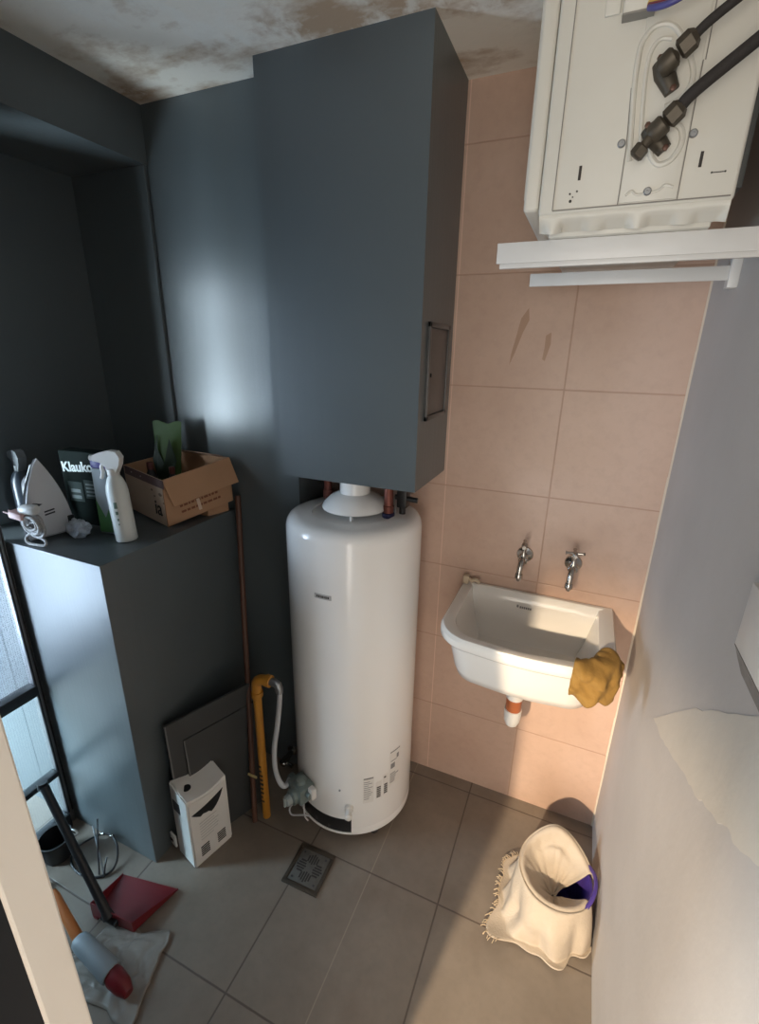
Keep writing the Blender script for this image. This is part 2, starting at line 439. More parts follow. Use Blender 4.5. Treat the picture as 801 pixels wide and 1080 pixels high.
# ---------------------------------------------------------------- water heater
HC = Vector((-.69, 1.40)); HR = .237
heater = thing('water_heater', 'tall white cylindrical gas water heater standing on the floor under the dark casing', 'water heater', (HC.x, HC.y, 0))
def cyl(a, z, r=HR):
    a = math.radians(a); return Vector((HC.x + r * math.sin(a), HC.y - r * math.cos(a), z))
bm = BM()
prof = [(HR - .03, .030), (HR - .004, .030), (HR, .034), (HR, .060), (HR - .003, .066)]
add_lathe(bm, prof + [(HR - .003, .07)], (HC.x, HC.y, 0), seg=96)
obj('base_ring', bm, M_ENAMEL, heater)
bm = BM()
prof = [(HR - .003, .070), (HR, .112), (HR, 1.235)]
prof = [(HR, .068), (HR, 1.232), (HR - .004, 1.250), (HR - .012, 1.263), (HR - .026, 1.271), (HR - .045, 1.274), (HR - .09, 1.276), (HR - .092, 1.270), (.01, 1.268)]
add_lathe(bm, prof, (HC.x, HC.y, 0), seg=96)
obj('tank_jacket', bm, M_ENAMEL, heater, 30)
def patch(bm, a0, a1, z0, z1, off, n=8):
    def fn(u, v): return cyl(a0 + (a1 - a0) * u, z0 + (z1 - z0) * v, HR + off)
    g = add_grid(bm, n, 2, fn)
    h = add_grid(bm, n, 2, lambda u, v: cyl(a0 + (a1 - a0) * u, z0 + (z1 - z0) * v, HR - .0005))
    for i in range(n - 1):
        bm.faces.new((g[i][0], g[i + 1][0], h[i + 1][0], h[i][0])); bm.faces.new((g[i][1], g[i + 1][1], h[i + 1][1], h[i][1]))
    bm.faces.new((g[0][0], g[0][1], h[0][1], h[0][0])); bm.faces.new((g[-1][0], g[-1][1], h[-1][1], h[-1][0]))
bm = BM(); patch(bm, -52, 23.5, .040, .112, .0012, 24); obj('burner_opening', bm, M_BLACKP, heater)
bm = BM(); add_tube(bm, [cyl(a, .045, HR + .004) for a in range(-52, 25, 4)], .004, 8); obj('opening_lip', bm, M_ENAMEL, heater)
for a, z, l in ((-12, .075, .014), (2, .07, .010), (-22, .08, .012)):
    bm = BM(); add_box(bm, cyl(a, z - .006) - Vector((.004, .003, l * .7)), cyl(a, z - .006) + Vector((.004, .003, l * .7)), .002)
    obj('burner_bracket', bm, M_GREYB, heater)
for a in (48, 168, 288):
    bm = BM(); add_lathe(bm, [(.017, 0), (.017, .026), (.012, .031)], cyl(a, 0, HR - .03), seg=16); obj('foot', bm, M_BLACKP, heater)
# name plate
bm = BM(); patch(bm, -6.5, 8.3, 1.046, 1.063, .0012, 6); npl = obj('name_plate', bm, simple('plate_grey', (.42, .41, .40), .3), heater)
bm = BM()
a = -4.6
for wd in (1.0, 1.2, .9, 1.3, .9, 1.1, 1.2):
    patch(bm, a, a + wd, 1.0505, 1.0585, .0018, 2); a += wd + .55
obj('plate_lettering', bm, M_INK, npl)
# stickers
def sticker(a0, a1, z0, z1, rows, dark=None, m=M_PAPER):
    bm = BM(); patch(bm, a0, a1, z0, z1, .0008, 6); st = obj('sticker', bm, m, heater)
    bm = BM()
    for (u0, u1, v0, v1) in rows:
        patch(bm, a0 + (a1 - a0) * u0, a0 + (a1 - a0) * u1, z0 + (z1 - z0) * v0, z0 + (z1 - z0) * v1, .0013, 3)
    obj('sticker_print', bm, M_GREYINK if not dark else M_INK, st)
sticker(34, 44, .190, .312, [(.05, .95, .94, .99)] + [(.08, .5 + .4 * random.random(), .15 + .075 * k, .17 + .075 * k) for k in range(10)])
sticker(46, 52, .196, .280, [(.15, .8, .08 + .11 * k, .15 + .11 * k) for k in range(6)], 1)
sticker(53.5, 59, .200, .300, [(.15, .8, .08 + .1 * k, .145 + .1 * k) for k in range(5)] + [(.1, .5, .85, .92)], 1)
sticker(60, 74, .225, .395, [(.05, .9, .95, .98)] + [(.06, .4 + .5 * random.random(), .1 + .06 * k, .125 + .06 * k) for k in range(5)] + [(.1, .45, .5, .64), (.6, .8, .72, .84), (.1, .6, .70, .72)])
# drain cock
d = cyl(21.5, .175); nrm = (d - Vector((HC.x, HC.y, .175))).normalized()
bm = BM(); add_lathe(bm, [(.017, -.002), (.017, .012), (.011, .014), (.011, .030), (.014, .032), (.014, .044), (.008, .048)], d, nrm, 20)
add_tube(bm, [d + nrm * .026, d + nrm * .028 + Vector((0, 0, -.026))], .0085, 12)
obj('drain_cock', bm, M_WHITEP, heater)
bm = BM(); add_lathe(bm, [(.004, -.001), (.004, .003)], cyl(13, .255), cyl(13, 0) - Vector((HC.x, HC.y, 0)), 10); obj('screw', bm, M_ALU, heater)
# gas control
gv = BM(); gc = cyl(-22, .215, HR + .035); gn = (gc - Vector((HC.x, HC.y, .215))).normalized(); gt = Vector((-gn.y, gn.x, 0))
add_box(gv, (-.042, -.036, -.034), (.042, .034, .034), .008, basis(gc, gt, (0, 0, 1)) @ Matrix.Identity(4))
add_lathe(gv, [(.030, 0), (.030, .012), (.022, .018)], gc + gn * .034 + Vector((0, 0, -.012)), gn, 24)
add_lathe(gv, [(.017, 0), (.017, .03), (.011, .032)], gc + gt * -.042, -gt, 16)
add_lathe(gv, [(.014, 0), (.014, .02)], gc + gt * .042 + Vector((0, 0, .01)), gt, 16)
add_lathe(gv, [(.022, 0), (.020, .016), (.012, .02)], gc + Vector((0, 0, .034)), (0, 0, 1), 20)
gas = obj('gas_control', gv, M_GASV, heater)
bm = BM(); add_lathe(bm, [(.021, 0), (.019, .018), (.010, .021)], gc + gn * .052 + Vector((0, 0, -.012)), gn, 20)
add_box(bm, (-.004, -.019, .016), (.004, .019, .028), .002, basis(gc + gn * .052 + Vector((0, 0, -.012)), gt, (0, 0, 1)))
obj('control_knob', bm, simple('knob_grey_green', (.30, .34, .33), .4), gas)
bm = BM(); add_box(bm, (-.013, -.022, -.01), (.013, .026, .012), .004, basis(gc + gt * .058 + gn * -.01 + Vector((0, 0, .015)), gt, (0, 0, 1)))
obj('igniter_cap', bm, M_WHITEP, gas)
bm = BM()
q = gc + Vector((0, 0, -.036))
add_tube(bm, smooth_path([q, q + Vector((-.012, 0, -.03)), q + gn * .02 + Vector((-.035, 0, -.06)), q + gn * .03 + Vector((-.02, 0, -.085)), q + gn * .015 + Vector((.02, 0, -.08)), q + gn * .005 + Vector((.03, .01, -.10))], 8), .0035, 8)
add_tube(bm, smooth_path([q + gt * .015, q + gt * .012 + Vector((0, 0, -.03)), q + gt * .03 + gn * .01 + Vector((0, 0, -.07)), q + gt * .035 + Vector((0, 0, -.10))], 8), .003, 8)
obj('pilot_tube', bm, M_HOSE, heater)
# draught hood and pipes on top
bm = BM()
add_lathe(bm, [(.112, 1.290), (.114, 1.294), (.108, 1.306), (.088, 1.326), (.064, 1.338), (.052, 1.342), (.052, DZ0), (.05, DZ0)], (HC.x + .003, HC.y, 0), seg=48)
for a in (20, 140, 260):
    p = Vector((HC.x + .1 * math.sin(math.radians(a)), HC.y - .1 * math.cos(math.radians(a)), 0))
    add_box(bm, p + Vector((-.004, -.004, 1.268)), p + Vector((.004, .004, 1.296)))
obj('draught_hood', bm, M_ENAMEL, heater)
bm = BM(); add_lathe(bm, [(.014, 1.268), (.014, 1.30), (.017, 1.302), (.017, 1.33), (.0135, 1.332), (.0135, DZ0)], (HC.x - .115, HC.y + .02, 0), seg=20); obj('water_pipe', bm, M_COPPER, heater)
px, py = HC.x + .128, HC.y + .0
bm = BM(); add_lathe(bm, [(.015, 1.268), (.015, 1.285), (.018, 1.287), (.018, 1.31), (.0155, 1.312), (.0155, DZ0)], (px, py, 0), seg=20); wp = obj('water_pipe', bm, M_COPPER, heater)
bm = BM(); add_lathe(bm, [(.021, 1.270), (.021, 1.284), (.017, 1.286)], (px, py, 0), seg=20); obj('pipe_collar', bm, M_BLUEP, wp)
bm = BM(); add_box(bm, (px + .02, py + .02, 1.3), (px + .055, py + .06, DZ0 - .02), .004); add_tube(bm, [(px + .035, py + .04, 1.268), (px + .035, py + .04, 1.3)], .011)
add_tube(bm, [(px + .012, py + .03, 1.335), (px + .09, py + .035, 1.33)], .009); obj('relief_valve', bm, M_BLACKP, heater)

# ---------------------------------------------------------------- gas pipe, hose, stick
gp = thing('gas_pipe', 'yellow coated gas pipe rising from the floor left of the water heater', 'pipe', (-.958, 1.137, 0))
bm = BM()
add_tube(bm, [(-.958, 1.137, 0), (-.958, 1.137, .61)], .0155, 16); obj('riser', bm, M_YELLOW, gp)
bm = BM()
el = [(-.958, 1.137, .602), (-.958, 1.137, .640), (-.955, 1.137, .657), (-.945, 1.138, .668), (-.930, 1.139, .674), (-.905, 1.140, .676)]
add_tube(bm, smooth_path(el, 4), .0185, 16)
add_tube(bm, [(-.958, 1.137, .595), (-.958, 1.137, .615)], .022, 16); add_tube(bm, [(-.915, 1.14, .676), (-.895, 1.14, .676)], .022, 16)
obj('elbow', bm, M_YELLOW, gp)
bm = BM(); add_tube(bm, [(-.900, 1.14, .676), (-.878, 1.14, .676), (-.866, 1.14, .672), (-.860, 1.14, .658), (-.859, 1.14, .640)], [.014, .015, .015, .014, .013], 14); obj('hose_fitting', bm, M_ALU, gp)
bm = BM()
for k in range(9):
    z = .09 + k * .022; a = random.random() * 6
    add_box(bm, Vector((-.958 - .006, 1.137 - .0165, z)), Vector((-.958 + .008 * random.random() + .002, 1.137 - .014, z + .006 + .006 * random.random())), .0005)
obj('pipe_marking', bm, M_INK, gp)
bm = BM()
hp = [(-.859, 1.14, .645), (-.859, 1.135, .60), (-.868, 1.125, .50), (-.880, 1.115, .40), (-.878, 1.11, .31), (-.860, 1.11, .25), (-.842, 1.12, .232), tuple(gc + gt * -.07)]
add_tube(bm, smooth_path(hp, 8), .0095, 12); tag(obj('gas_hose', bm, M_HOSE, None), 'thin grey flexible hose between the yellow pipe and the heater gas control', 'hose')
bm = BM(); A = Vector((-.985, 1.095, .004)); B = Vector((-1.172, 1.372, 1.27))
add_tube(bm, [A, A.lerp(B, .5), B], .0105, 14); stk = tag(obj('broom_stick', bm, M_WOOD, None), 'long reddish brown stick leaning against the dark wall beside the yellow pipe', 'stick')
bm = BM(); q = A.lerp(B, .155); add_box(bm, q + Vector((-.012, -.014, -.005)), q + Vector((.030, -.009, .005)), .001); obj('tape', bm, simple('pale_yellow_tape', (.55, .43, .2), .6), stk)
# chrome shut-off behind the pipe
sv = thing('shutoff_valve', 'small chrome stop valve on the dark wall behind the yellow pipe', 'valve', (-1.02, YD, .10))
bm = BM(); add_lathe(bm, [(.026, 0), (.024, .006), (.012, .010), (.012, .05), (.016, .052), (.016, .085), (.01, .09)], (-1.0, YD, .08), (0, -1, 0), 20); obj('body', bm, M_CHROME, sv)
bm = BM(); add_tube(bm, [(-1.0, YD - .07, .08), (-.955, YD - .075, .075)], .009, 12); obj('spout', bm, M_CHROME, sv)

# slabs leaning in the corner
def slab(P, d, L, H, lean, t, label):
    d = Vector(d).normalized(); nrm = Vector((d.y, -d.x, 0))          # towards the room
    P = Vector(P); up = Vector((0, 0, 1)) * math.cos(lean) - nrm * math.sin(lean)
    b = [P, P + d * L, P + d * L - nrm * t, P - nrm * t]
    bm = BM(); add_hex(bm, b, [q + up * H for q in b])
    bmesh.ops.bevel(bm, geom=list(bm.edges), offset=.0015, segments=1, affect='EDGES')
    s = obj('floor_slab', bm, M_SLATE, None); tag(s, label, 'slab', 'slabs leaning by the ledge')
    bm = BM(); q = P + nrm * .0006
    w = .005
    f = [P, P + d * w, P + d * w + nrm * .0008, P + nrm * .0008]
    add_hex(bm, f, [x + up * H for x in f])
    obj('pale_edge', bm, M_SLATEE, s)
slab((-1.150, .895, 0), (.118, .30, 0), .33, .563, .05, .012, 'larger dark slab leaning on the side of the ledge block behind a smaller one')
slab((-1.112, .937, 0), (.118, .30, 0), .30, .475, .08, .012, 'smaller dark slab in front, leaning behind the white vented box')

# white vented box on the floor
wb = thing('vented_cover', 'white plastic appliance cover with dark grip and vents on the floor by the ledge', 'cover', (-1.11, .93, 0))
p0, p1 = Vector((-1.065, .856, 0)), Vector((-1.025, 1.010, 0)); dv = (p1 - p0).normalized(); nv = Vector((dv.y, -dv.x, 0)); D = .112; LW = (p1 - p0).length
WM = basis(p0, dv, (0, 0, 1))          # local x along the wide face, y up, z outwards
def wpt(x, y, z): return WM @ Vector((x, y, z))
bm = BM()
nseg = 10; top = []
for k in range(nseg + 1):
    u = k / nseg; top.append((u * LW, .318 - .020 * math.sin(u * PI) - .006 * u))
outline = [(0, 0), (LW, 0)] + [(x, y) for x, y in reversed(top)]
front = [bm.verts.new(wpt(x, y, 0)) for x, y in outline]
back = [bm.verts.new(wpt(x, y + (.03 if y > .1 else 0), -D)) for x, y in outline]
bm.faces.new(front); bm.faces.new(back[::-1])
for i in range(len(outline)): j = (i + 1) % len(outline); bm.faces.new((front[i], back[i], back[j], front[j]))
bmesh.ops.recalc_face_normals(bm, faces=bm.faces)
bmesh.ops.bevel(bm, geom=[e for e in bm.edges if e.is_manifold and e.calc_face_angle() > .6], offset=.006, segments=3, affect='EDGES')
obj('shell', bm, M_WHITEP, wb)
bm = BM()
cres = [(.012 + .128 * u, .250 + .022 * u - .006 * math.sin(PI * u)) for u in [k / 12 for k in range(13)]]
low = [(.012 + .128 * u, .250 + .022 * u - .006 * math.sin(PI * u) - .052 * math.sin(PI * u ** 1.25) ** .75 + (.012 if abs(u - .42) < .10 else 0)) for u in [1 - k / 12 for k in range(1, 12)]]
add_prism(bm, [wpt(x, y, -.0002) for x, y in cres + low], nv * .0012); obj('grip_slot', bm, M_BLACKP, wb)
for x0 in (.030, .098):
    bm = BM()
    for r in range(5): add_box(bm, (x0, .035 + r * .010, -.0004), (x0 + .034, .041 + r * .010, .0008), 0, WM)
    obj('vent', bm, M_INK, wb)
bm = BM()
for r in range(7): add_box(bm, (.036, .110 + r * .013, -.0004), (.085 + .03 * random.random(), .113 + r * .013, .0006), 0, WM)
obj('fine_print', bm, simple('faint_print', (.42, .41, .39), .6), wb)
bm = BM(); add_lathe(bm, [(.015, 0), (.015, .0015)], wpt(.035, .318, -.055) + Vector((0, 0, .003)), (0, 0, 1), 24); obj('round_hole', bm, M_BLACKP, wb)
bm = BM(); add_box(bm, (-.0012, .225, -.098), (.0004, .272, -.055), 0, WM); obj('side_slot', bm, M_BLACKP, wb)
bm = BM(); add_box(bm, (-.012, .032, -.142), (-.004, .085, -.105), .003, WM)
tb = obj('mounting_tab', bm, M_WHITEP, wb)
bm = BM(); add_box(bm, (-.0135, .052, -.135), (-.0115, .064, -.120), 0, WM); obj('tab_hole', bm, M_INK, tb)

# ---------------------------------------------------------------- floor drain
fd = thing('floor_drain', 'square dark cast grate set in the floor in front of the heater', 'drain', (-.688, 1.025, 0))
DM = Matrix.Translation((-.690, 1.026, 0)) @ Matrix.Rotation(.02, 4, 'Z')
bm = BM()
for lo, hi in (((-.071, -.076), (.071, -.060)), ((-.071, .060), (.071, .076)), ((-.071, -.06), (-.057, .06)), ((.057, -.06), (.071, .06))):
    add_box(bm, (lo[0], lo[1], 0), (hi[0], hi[1], .006), .001, DM)
obj('frame', bm, simple('rusty_frame', (.055, .042, .030), .6, .3), fd)
bm = BM(); add_box(bm, (-.0565, -.0595, .0), (.0565, .0595, .004), .001, DM); gr = obj('grate', bm, M_IRONCAST, fd)
bm = BM()
for a in range(4):
    for k in range(-2, 3):
        ln = .030 - .004 * abs(k)
        add_box(bm, (k * .0092 - .0030, .014 + .003 * abs(k), .0035), (k * .0092 + .0030, .016 + ln * 1.18, .0046), 0, DM @ Matrix.Rotation(a * PI / 2, 4, 'Z'))
obj('slots', bm, M_INK, gr)
for x in (-1, 1):
    for y in (-1, 1):
        bm = BM(); add_lathe(bm, [(.0045, .004), (.004, .005)], DM @ Vector((x * .044, y * .047, 0)), (0, 0, 1), 10)
        obj('screw', bm, M_GREYB, gr)

# ---------------------------------------------------------------- sink, taps, cloth
sk = thing('laundry_sink', 'white ceramic laundry sink hung on the tiled wall', 'sink', (-.07, YT, .75))
XA, XB, ZR = -.336, .187, .978
def dshape(z, x0, x1, yb, yf, rad, sag=.012, n=10):
    """outline seen from above, counter-clockwise from the rear left corner"""
    pts = [(x0, yb)]
    for k in range(n + 1):
        t = k / n * PI / 2; pts.append((x0 + rad * (1 - math.cos(t)), yf + rad * (1 - math.sin(t)) * 1.05))
    for k in range(1, 8): u = k / 8; pts.append((x0 + rad + (x1 - x0 - 2 * rad) * u, yf - sag * math.sin(PI * u)))
    for k in range(n + 1):
        t = (1 - k / n) * PI / 2; pts.append((x1 - rad * (1 - math.cos(t)), yf + rad * (1 - math.sin(t)) * 1.05))
    pts += [(x1, yb)]
    for k in range(1, 6): pts.append((x1 + (x0 - x1) * k / 6, yb))
    return [Vector((x, y, z)) for x, y in pts]
bm = BM()
R1 = .10
loops = [dshape(.752, XA + .065, XB - .065, YT - .002, 1.345, .07),
         dshape(.764, XA + .048, XB - .048, YT - .002, 1.322, .08),
         dshape(.800, XA + .040, XB - .040, YT - .002, 1.300, .09),
         dshape(.930, XA + .022, XB - .022, YT - .002, 1.256, .10),
         dshape(.937, XA + .004, XB - .004, YT - .002, 1.232, .11),
         dshape(.946, XA, XB, YT - .002, 1.226, .11),
         dshape(.968, XA, XB, YT - .002, 1.224, .11),
         dshape(.978, XA + .006, XB - .006, YT - .006, 1.231, .11),
         dshape(.979, XA + .030, XB - .030, YT - .022, 1.250, .10),
         dshape(.972, XA + .040, XB - .048, YT - .030, 1.262, .10),
         dshape(.930, XA + .046, XB - .056, YT - .036, 1.272, .10),
         dshape(.840, XA + .070, XB - .080, YT - .055, 1.312, .09),
         dshape(.802, XA + .090, XB - .100, YT - .080, 1.340, .08),
         dshape(.794, XA + .130, XB - .140, YT - .120, 1.385, .06)]
vl = [[bm.verts.new(p) for p in l] for l in loops]; n = len(vl[0])
for a, b in zip(vl, vl[1:]):
    for k in range(n): bm.faces.new((a[k], a[(k + 1) % n], b[(k + 1) % n], b[k]))
bm.faces.new(vl[0][::-1]); bm.faces.new(vl[-1])
obj('basin', bm, M_CERAMIC, sk, 42)
bm = BM(); add_box(bm, (-.128, YT - .042, .928), (-.122, YT - .0375, .936), 0); 
for k in range(6): add_box(bm, (-.117 + k * .007, YT - .042, .926), (-.112 + k * .007, YT - .0375, .932), 0)
obj('maker_mark', bm, M_GREYINK, sk)
bm = BM(); add_lathe(bm, [(.024, .794), (.024, .798), (.016, .7985)], (-.07, 1.47, 0), seg=24); obj('plug_hole', bm, M_CHROME, sk)
sx, sy = -.088, 1.50
bm = BM(); add_lathe(bm, [(.030, .615), (.030, .757)], (sx, sy, 0), seg=24); obj('waste_outlet', bm, M_WHITEP, sk)
bm = BM(); add_lathe(bm, [(.026, .555), (.0275, .56), (.0275, .615), (.025, .617)], (sx, sy, 0), seg=24); obj('waste_pipe', bm, M_ORANGE, sk)
bm = BM(); add_lathe(bm, [(.010, .490), (.021, .496), (.0285, .514), (.031, .54), (.031, .562), (.028, .564)], (sx, sy, 0), seg=24); obj('pipe_cap', bm, M_WHITEP, sk)
bm = BM(); add_tube(bm, smooth_path([(sx + .02, sy + .02, .755), (sx + .045, sy + .03, .70), (sx + .05, sy + .05, .61), (sx + .02, sy + .06, .58)], 5), .013, 10); obj('overflow_tube', bm, simple('dirty_brown_rubber', (.06, .035, .02), .6), sk)
# soap left on the rear corner
bm = BM(); add_tube(bm, smooth_path([(-.330, 1.60, .985), (-.318, 1.606, .998), (-.300, 1.605, .992), (-.285, 1.605, .999), (-.272, 1.607, .988)], 5), .007, 10)
add_box(bm, (-.333, 1.592, .9795), (-.310, 1.62, 1.012), .005); tag(obj('soap_clip', bm, simple('beige_soap', (.52, .42, .30), .6), None), 'small beige clip of soap on the rear left corner of the white sink', 'soap')
def tap(x, z, label, swivel, cross):
    t = thing('wall_tap', label, 'tap', (x, YT, z), 'taps over the sink')
    bm = BM(); add_lathe(bm, [(.029, 0), (.027, .006), (.014, .011), (.011, .014), (.011, .048), (.016, .05), (.016, .062), (.010, .066)], (x, YT, z), (0, -1, 0), 24); obj('flange', bm, M_CHROME, t)
    bm = BM()
    sp = smooth_path([(x, YT - .045, z), (x - .002, YT - .068, z + .002), (x - .004, YT - .084, z - .015), (x - .005, YT - .088, z - .045)], 6)
    add_tube(bm, sp, [.010] * len(sp), 14)
    add_lathe(bm, [(.0115, 0), (.013, .004), (.013, .016), (.009, .018)], (x - .005, YT - .088, z - .040), (0, 0, -1), 16)
    add_lathe(bm, [(.0065, 0), (.0065, .010)], (x - .005, YT - .088, z - .056), (0, 0, -1), 12)
    obj('spout', bm, M_CHROME, t)
    bm = BM(); b0 = Vector((x, YT - .052, z))
    add_lathe(bm, [(.012, .004), (.013, .018), (.008, .024), (.006, .056), (.010, .060), (.008, .068), (.002, .071)], b0, (0, -.25, 1), 16)
    hz = b0 + Vector((0, -.25, 1)).normalized() * .064
    for a in ((0, PI / 2) if cross else (1.15,)):
        dd = Vector((math.cos(a + swivel), math.sin(a + swivel), .05)) * .030
        add_tube(bm, [hz - dd, hz - dd * .8, hz, hz + dd * .8, hz + dd], [.0065, .0045, .005, .0045, .0065], 10)
    obj('handle', bm, M_CHROME, t)
tap(-.125, 1.122, 'left chrome wall tap with a tilted handle above the sink', .5, False)
tap(.037, 1.120, 'right chrome wall tap with a cross handle and round flange above the sink', .05, True)
# mustard cloth over the right front corner
bm = BM()
def cl(u, v):
    # u runs along the rim, v from inside the bowl over the rim down outside
    ang = -.15 + u * 1.75
    cx, cy = .085, 1.335
    s = v
    if s < .25: r = .066 - .018 * (1 - s / .25); z = .984 - .055 * (1 - s / .25)
    elif s < .45: t = (s - .25) / .2; r = .066 + t * .058; z = .984 + .012 * math.sin(PI * t)
    else:
        t = (s - .45) / .55; r = .124 + .012 * t; z = .984 - t * (.072 + .035 * math.sin(PI * u) - .015 * u + .02 * noise.noise((u * 6, 1, 1)))
    a = -PI / 2 + ang
    wob = .007 * math.sin(u * 19 + v * 9) * v + .016 * noise.noise((u * 4, v * 5, 3)) + .007 * noise.noise((u * 11, v * 12, 8)) + .012 * math.sin(PI * min(1, max(0, (s - .45) / .55))) 
    rr = r + wob
    return Vector((cx + math.cos(a) * rr * .82, cy + math.sin(a) * rr, z + .005 * noise.noise((u * 7, v * 7, 9))))
add_grid(bm, 36, 36, cl)
cy_ = obj('cleaning_cloth', bm, M_CLOTHY, None, 180); thick(cy_, .003, 1); tag(cy_, 'mustard yellow cloth draped over the right front corner of the white sink', 'cloth')

# ---------------------------------------------------------------- outdoor unit on its bracket
br = thing('wall_bracket', 'white steel bracket arms on the right wall carrying the outdoor unit', 'bracket', (XR, 1.2, 1.96))
bm = BM(); add_box(bm, (-.203, 1.043, 1.967), (XR, 1.047, 2.003), .001); add_box(bm, (-.185, 1.047, 1.999), (XR, 1.083, 2.003), .001)
add_box(bm, (-.196, 1.043, 1.958), (XR, 1.052, 1.967), .0005); obj('arm', bm, M_ACD, br)
bm = BM(); add_box(bm, (-.175, 1.351, 1.961), (XR, 1.355, 1.990), .001); add_box(bm, (-.165, 1.355, 1.986), (XR, 1.391, 1.990), .001); obj('arm', bm, M_ACD, br)
bm = BM(); add_box(bm, (XR - .020, 1.343, 1.945), (XR, 1.375, 2.05), .002); obj('upright', bm, M_ACD, br)
bm = BM(); add_box(bm, (XR - .02, 1.052, 1.955), (XR, 1.09, 2.05), .002); obj('upright', bm, M_ACD, br)
for x in (-.145, .105):
    for y in (1.066, 1.372):
        z = 2.003 if y < 1.2 else 1.990
        bm = BM(); add_lathe(bm, [(.0035, -.022), (.0035, -.012), (.008, -.012), (.008, -.0041)], (x, y, z), (0, 0, 1), 8); obj('bolt', bm, M_CHROME, br)
AX0, AX1, AY0, AY1, AZ0, AZ1 = -.128, .166, 1.0, 1.60, 2.034, 2.50
ac = thing('outdoor_unit', 'white air conditioner outdoor unit high on the right wall above the sink', 'air conditioner', (.02, 1.3, 2.0))
bm = BM(); add_box(bm, (AX0, AY0, AZ0), (AX1, AY1, AZ1), .006, None, 3); obj('cabinet', bm, M_ACW, ac)
bm = BM(); add_box(bm, (AX0 - .027, AY0 + .002, AZ0 + .008), (AX0 - .001, AY1 - .002, AZ1 - .004), .006, None, 3)
add_box(bm, (AX0 - .029, AY0 + .012, AZ0 + .03), (AX0 - .026, AY1 - .01, AZ1 - .02), .001); obj('front_panel', bm, M_ACW, ac)
bm = BM()
add_box(bm, (AX0 + .02, AY0 + .030, 2.0035), (AX1 - .02, AY1 - .02, AZ0 + .004), .002)
def lip(u, v):
    x = AX0 + .003 + (AX1 - AX0 - .006) * u
    wv = max(0, math.sin(u * 2 * PI * 4.2 - .5)) ** .7 * (.55 + .45 * math.sin(u * 7 + .8) ** 2)
    t = v if v < .25 else v
    y = AY0 + .003 + .026 * max(0, t - .22) / .78 * (1 - .72 * wv)
    return Vector((x, y, AZ0 + .002 - .031 * v + .010 * (1 - wv) * max(0, v - .4)))
g = add_grid(bm, 80, 14, lip)
obj('base_pan', bm, M_ACW, ac, 50)
bm = BM(); add_box(bm, (AX1 - .001, AY0 + .02, AZ0 + .02), (AX1 + .010, AY1 - .02, AZ1 - .01), .001); obj('coil', bm, simple('dark_coil_fins', (.03, .032, .03), .5), ac)
def face_box(name, x0, x1, z0, z1, t, m, par, bev=.001, y=AY0):
    bm = BM(); add_box(bm, (x0, y - t, z0), (x1, y, z1), bev); return obj(name, bm, m, par)
# seams of the end panels
M_SEAM = simple('seam_shadow_gap', (.22, .21, .19), .7)
bm = BM()
def seam(p, q, wd=.0009):
    p = Vector((p[0], AY0 - .0006, p[1])); q = Vector((q[0], AY0 - .0006, q[1])); add_tube(bm, [p, q], wd, 6)
seam((-.104, 2.04), (-.104, 2.49)); seam((-.104, 2.0395), (.16, 2.0395), .0011); seam((0.0, 2.04), (0.0, 2.12)); seam((.087, 2.04), (.087, 2.22)); seam((.09, 2.22), (.09, 2.49)); seam((0.0, 2.12), (-.006, 2.2))
obj('seams', bm, M_SEAM, ac)
# pressed valve recess, drawn by a raised bead
sp_ = face_box('service_panel', .0015, .0855, 2.042, 2.40, .0025, M_ACW, ac)
bm = BM()
bead = [(.008, 2.10), (.004, 2.14), (-.002, 2.205), (-.002, 2.245), (.004, 2.262), (.018, 2.272), (.041, 2.266), (.064, 2.234), (.077, 2.203), (.072, 2.182), (.058, 2.172), (.046, 2.168)]
add_tube(bm, smooth_path([(x, AY0 - .0025, z) for x, z in bead], 6), .0040, 8)
bead2 = [(.034, 2.115), (.040, 2.101), (.052, 2.091), (.068, 2.096), (.078, 2.115), (.075, 2.134), (.062, 2.146)]
add_tube(bm, smooth_path([(x, AY0 - .0025, z) for x, z in bead2], 6), .0045, 8)
bead3 = [(.022, 2.105), (.017, 2.15), (.012, 2.21), (.014, 2.24), (.024, 2.254), (.040, 2.252)]
add_tube(bm, smooth_path([(x, AY0 - .0025, z) for x, z in bead3], 6), .0032, 8)
bead4 = [(.010, 2.052), (.018, 2.058), (.028, 2.052), (.056, 2.055), (.066, 2.062), (.078, 2.058)]
add_tube(bm, smooth_path([(x, AY0 - .0025, z) for x, z in bead4], 6), .002, 8)
obj('pressed_bead', bm, M_ACW, sp_)
for x, z in ((-.008, 2.127), (.0925, 2.128), (.042, 2.055)):
    bm = BM(); add_lathe(bm, [(.0062, 0), (.0062, .0015), (.0045, .0035), (.0018, .0035), (.0015, .0022)], (x, AY0 - (.0025 if x == .042 else 0), z), (0, -1, 0), 16); obj('screw', bm, M_ALU, ac)
for x in (-.066, .110):
    bm = BM(); add_box(bm, (x - .0022, AY0 - .0008, 2.082), (x + .0022, AY0, 2.103)); obj('slot', bm, M_INK, ac)
bm = BM()
for x, z, r in ((-.078, 2.063, .0016), (-.067, 2.066, .0016), (-.073, 2.058, .0012), (-.076, 2.052, .0024)): add_lathe(bm, [(r, 0), (r, .0008)], (x, AY0, z), (0, -1, 0), 10)
for x in (.128, .146): add_lathe(bm, [(.0014, 0), (.0014, .0008)], (x, AY0, 2.073), (0, -1, 0), 8)
add_box(bm, (.128, AY0 - .0006, 2.0722), (.146, AY0, 2.0735)); obj('holes', bm, M_INK, ac)
cov = face_box('terminal_cover', -.034, .012, 2.287, 2.48, .020, M_ACW, ac, .004)
face_box('cover_flange', -.060, -.038, 2.296, 2.40, .004, M_ACW, ac, .002)
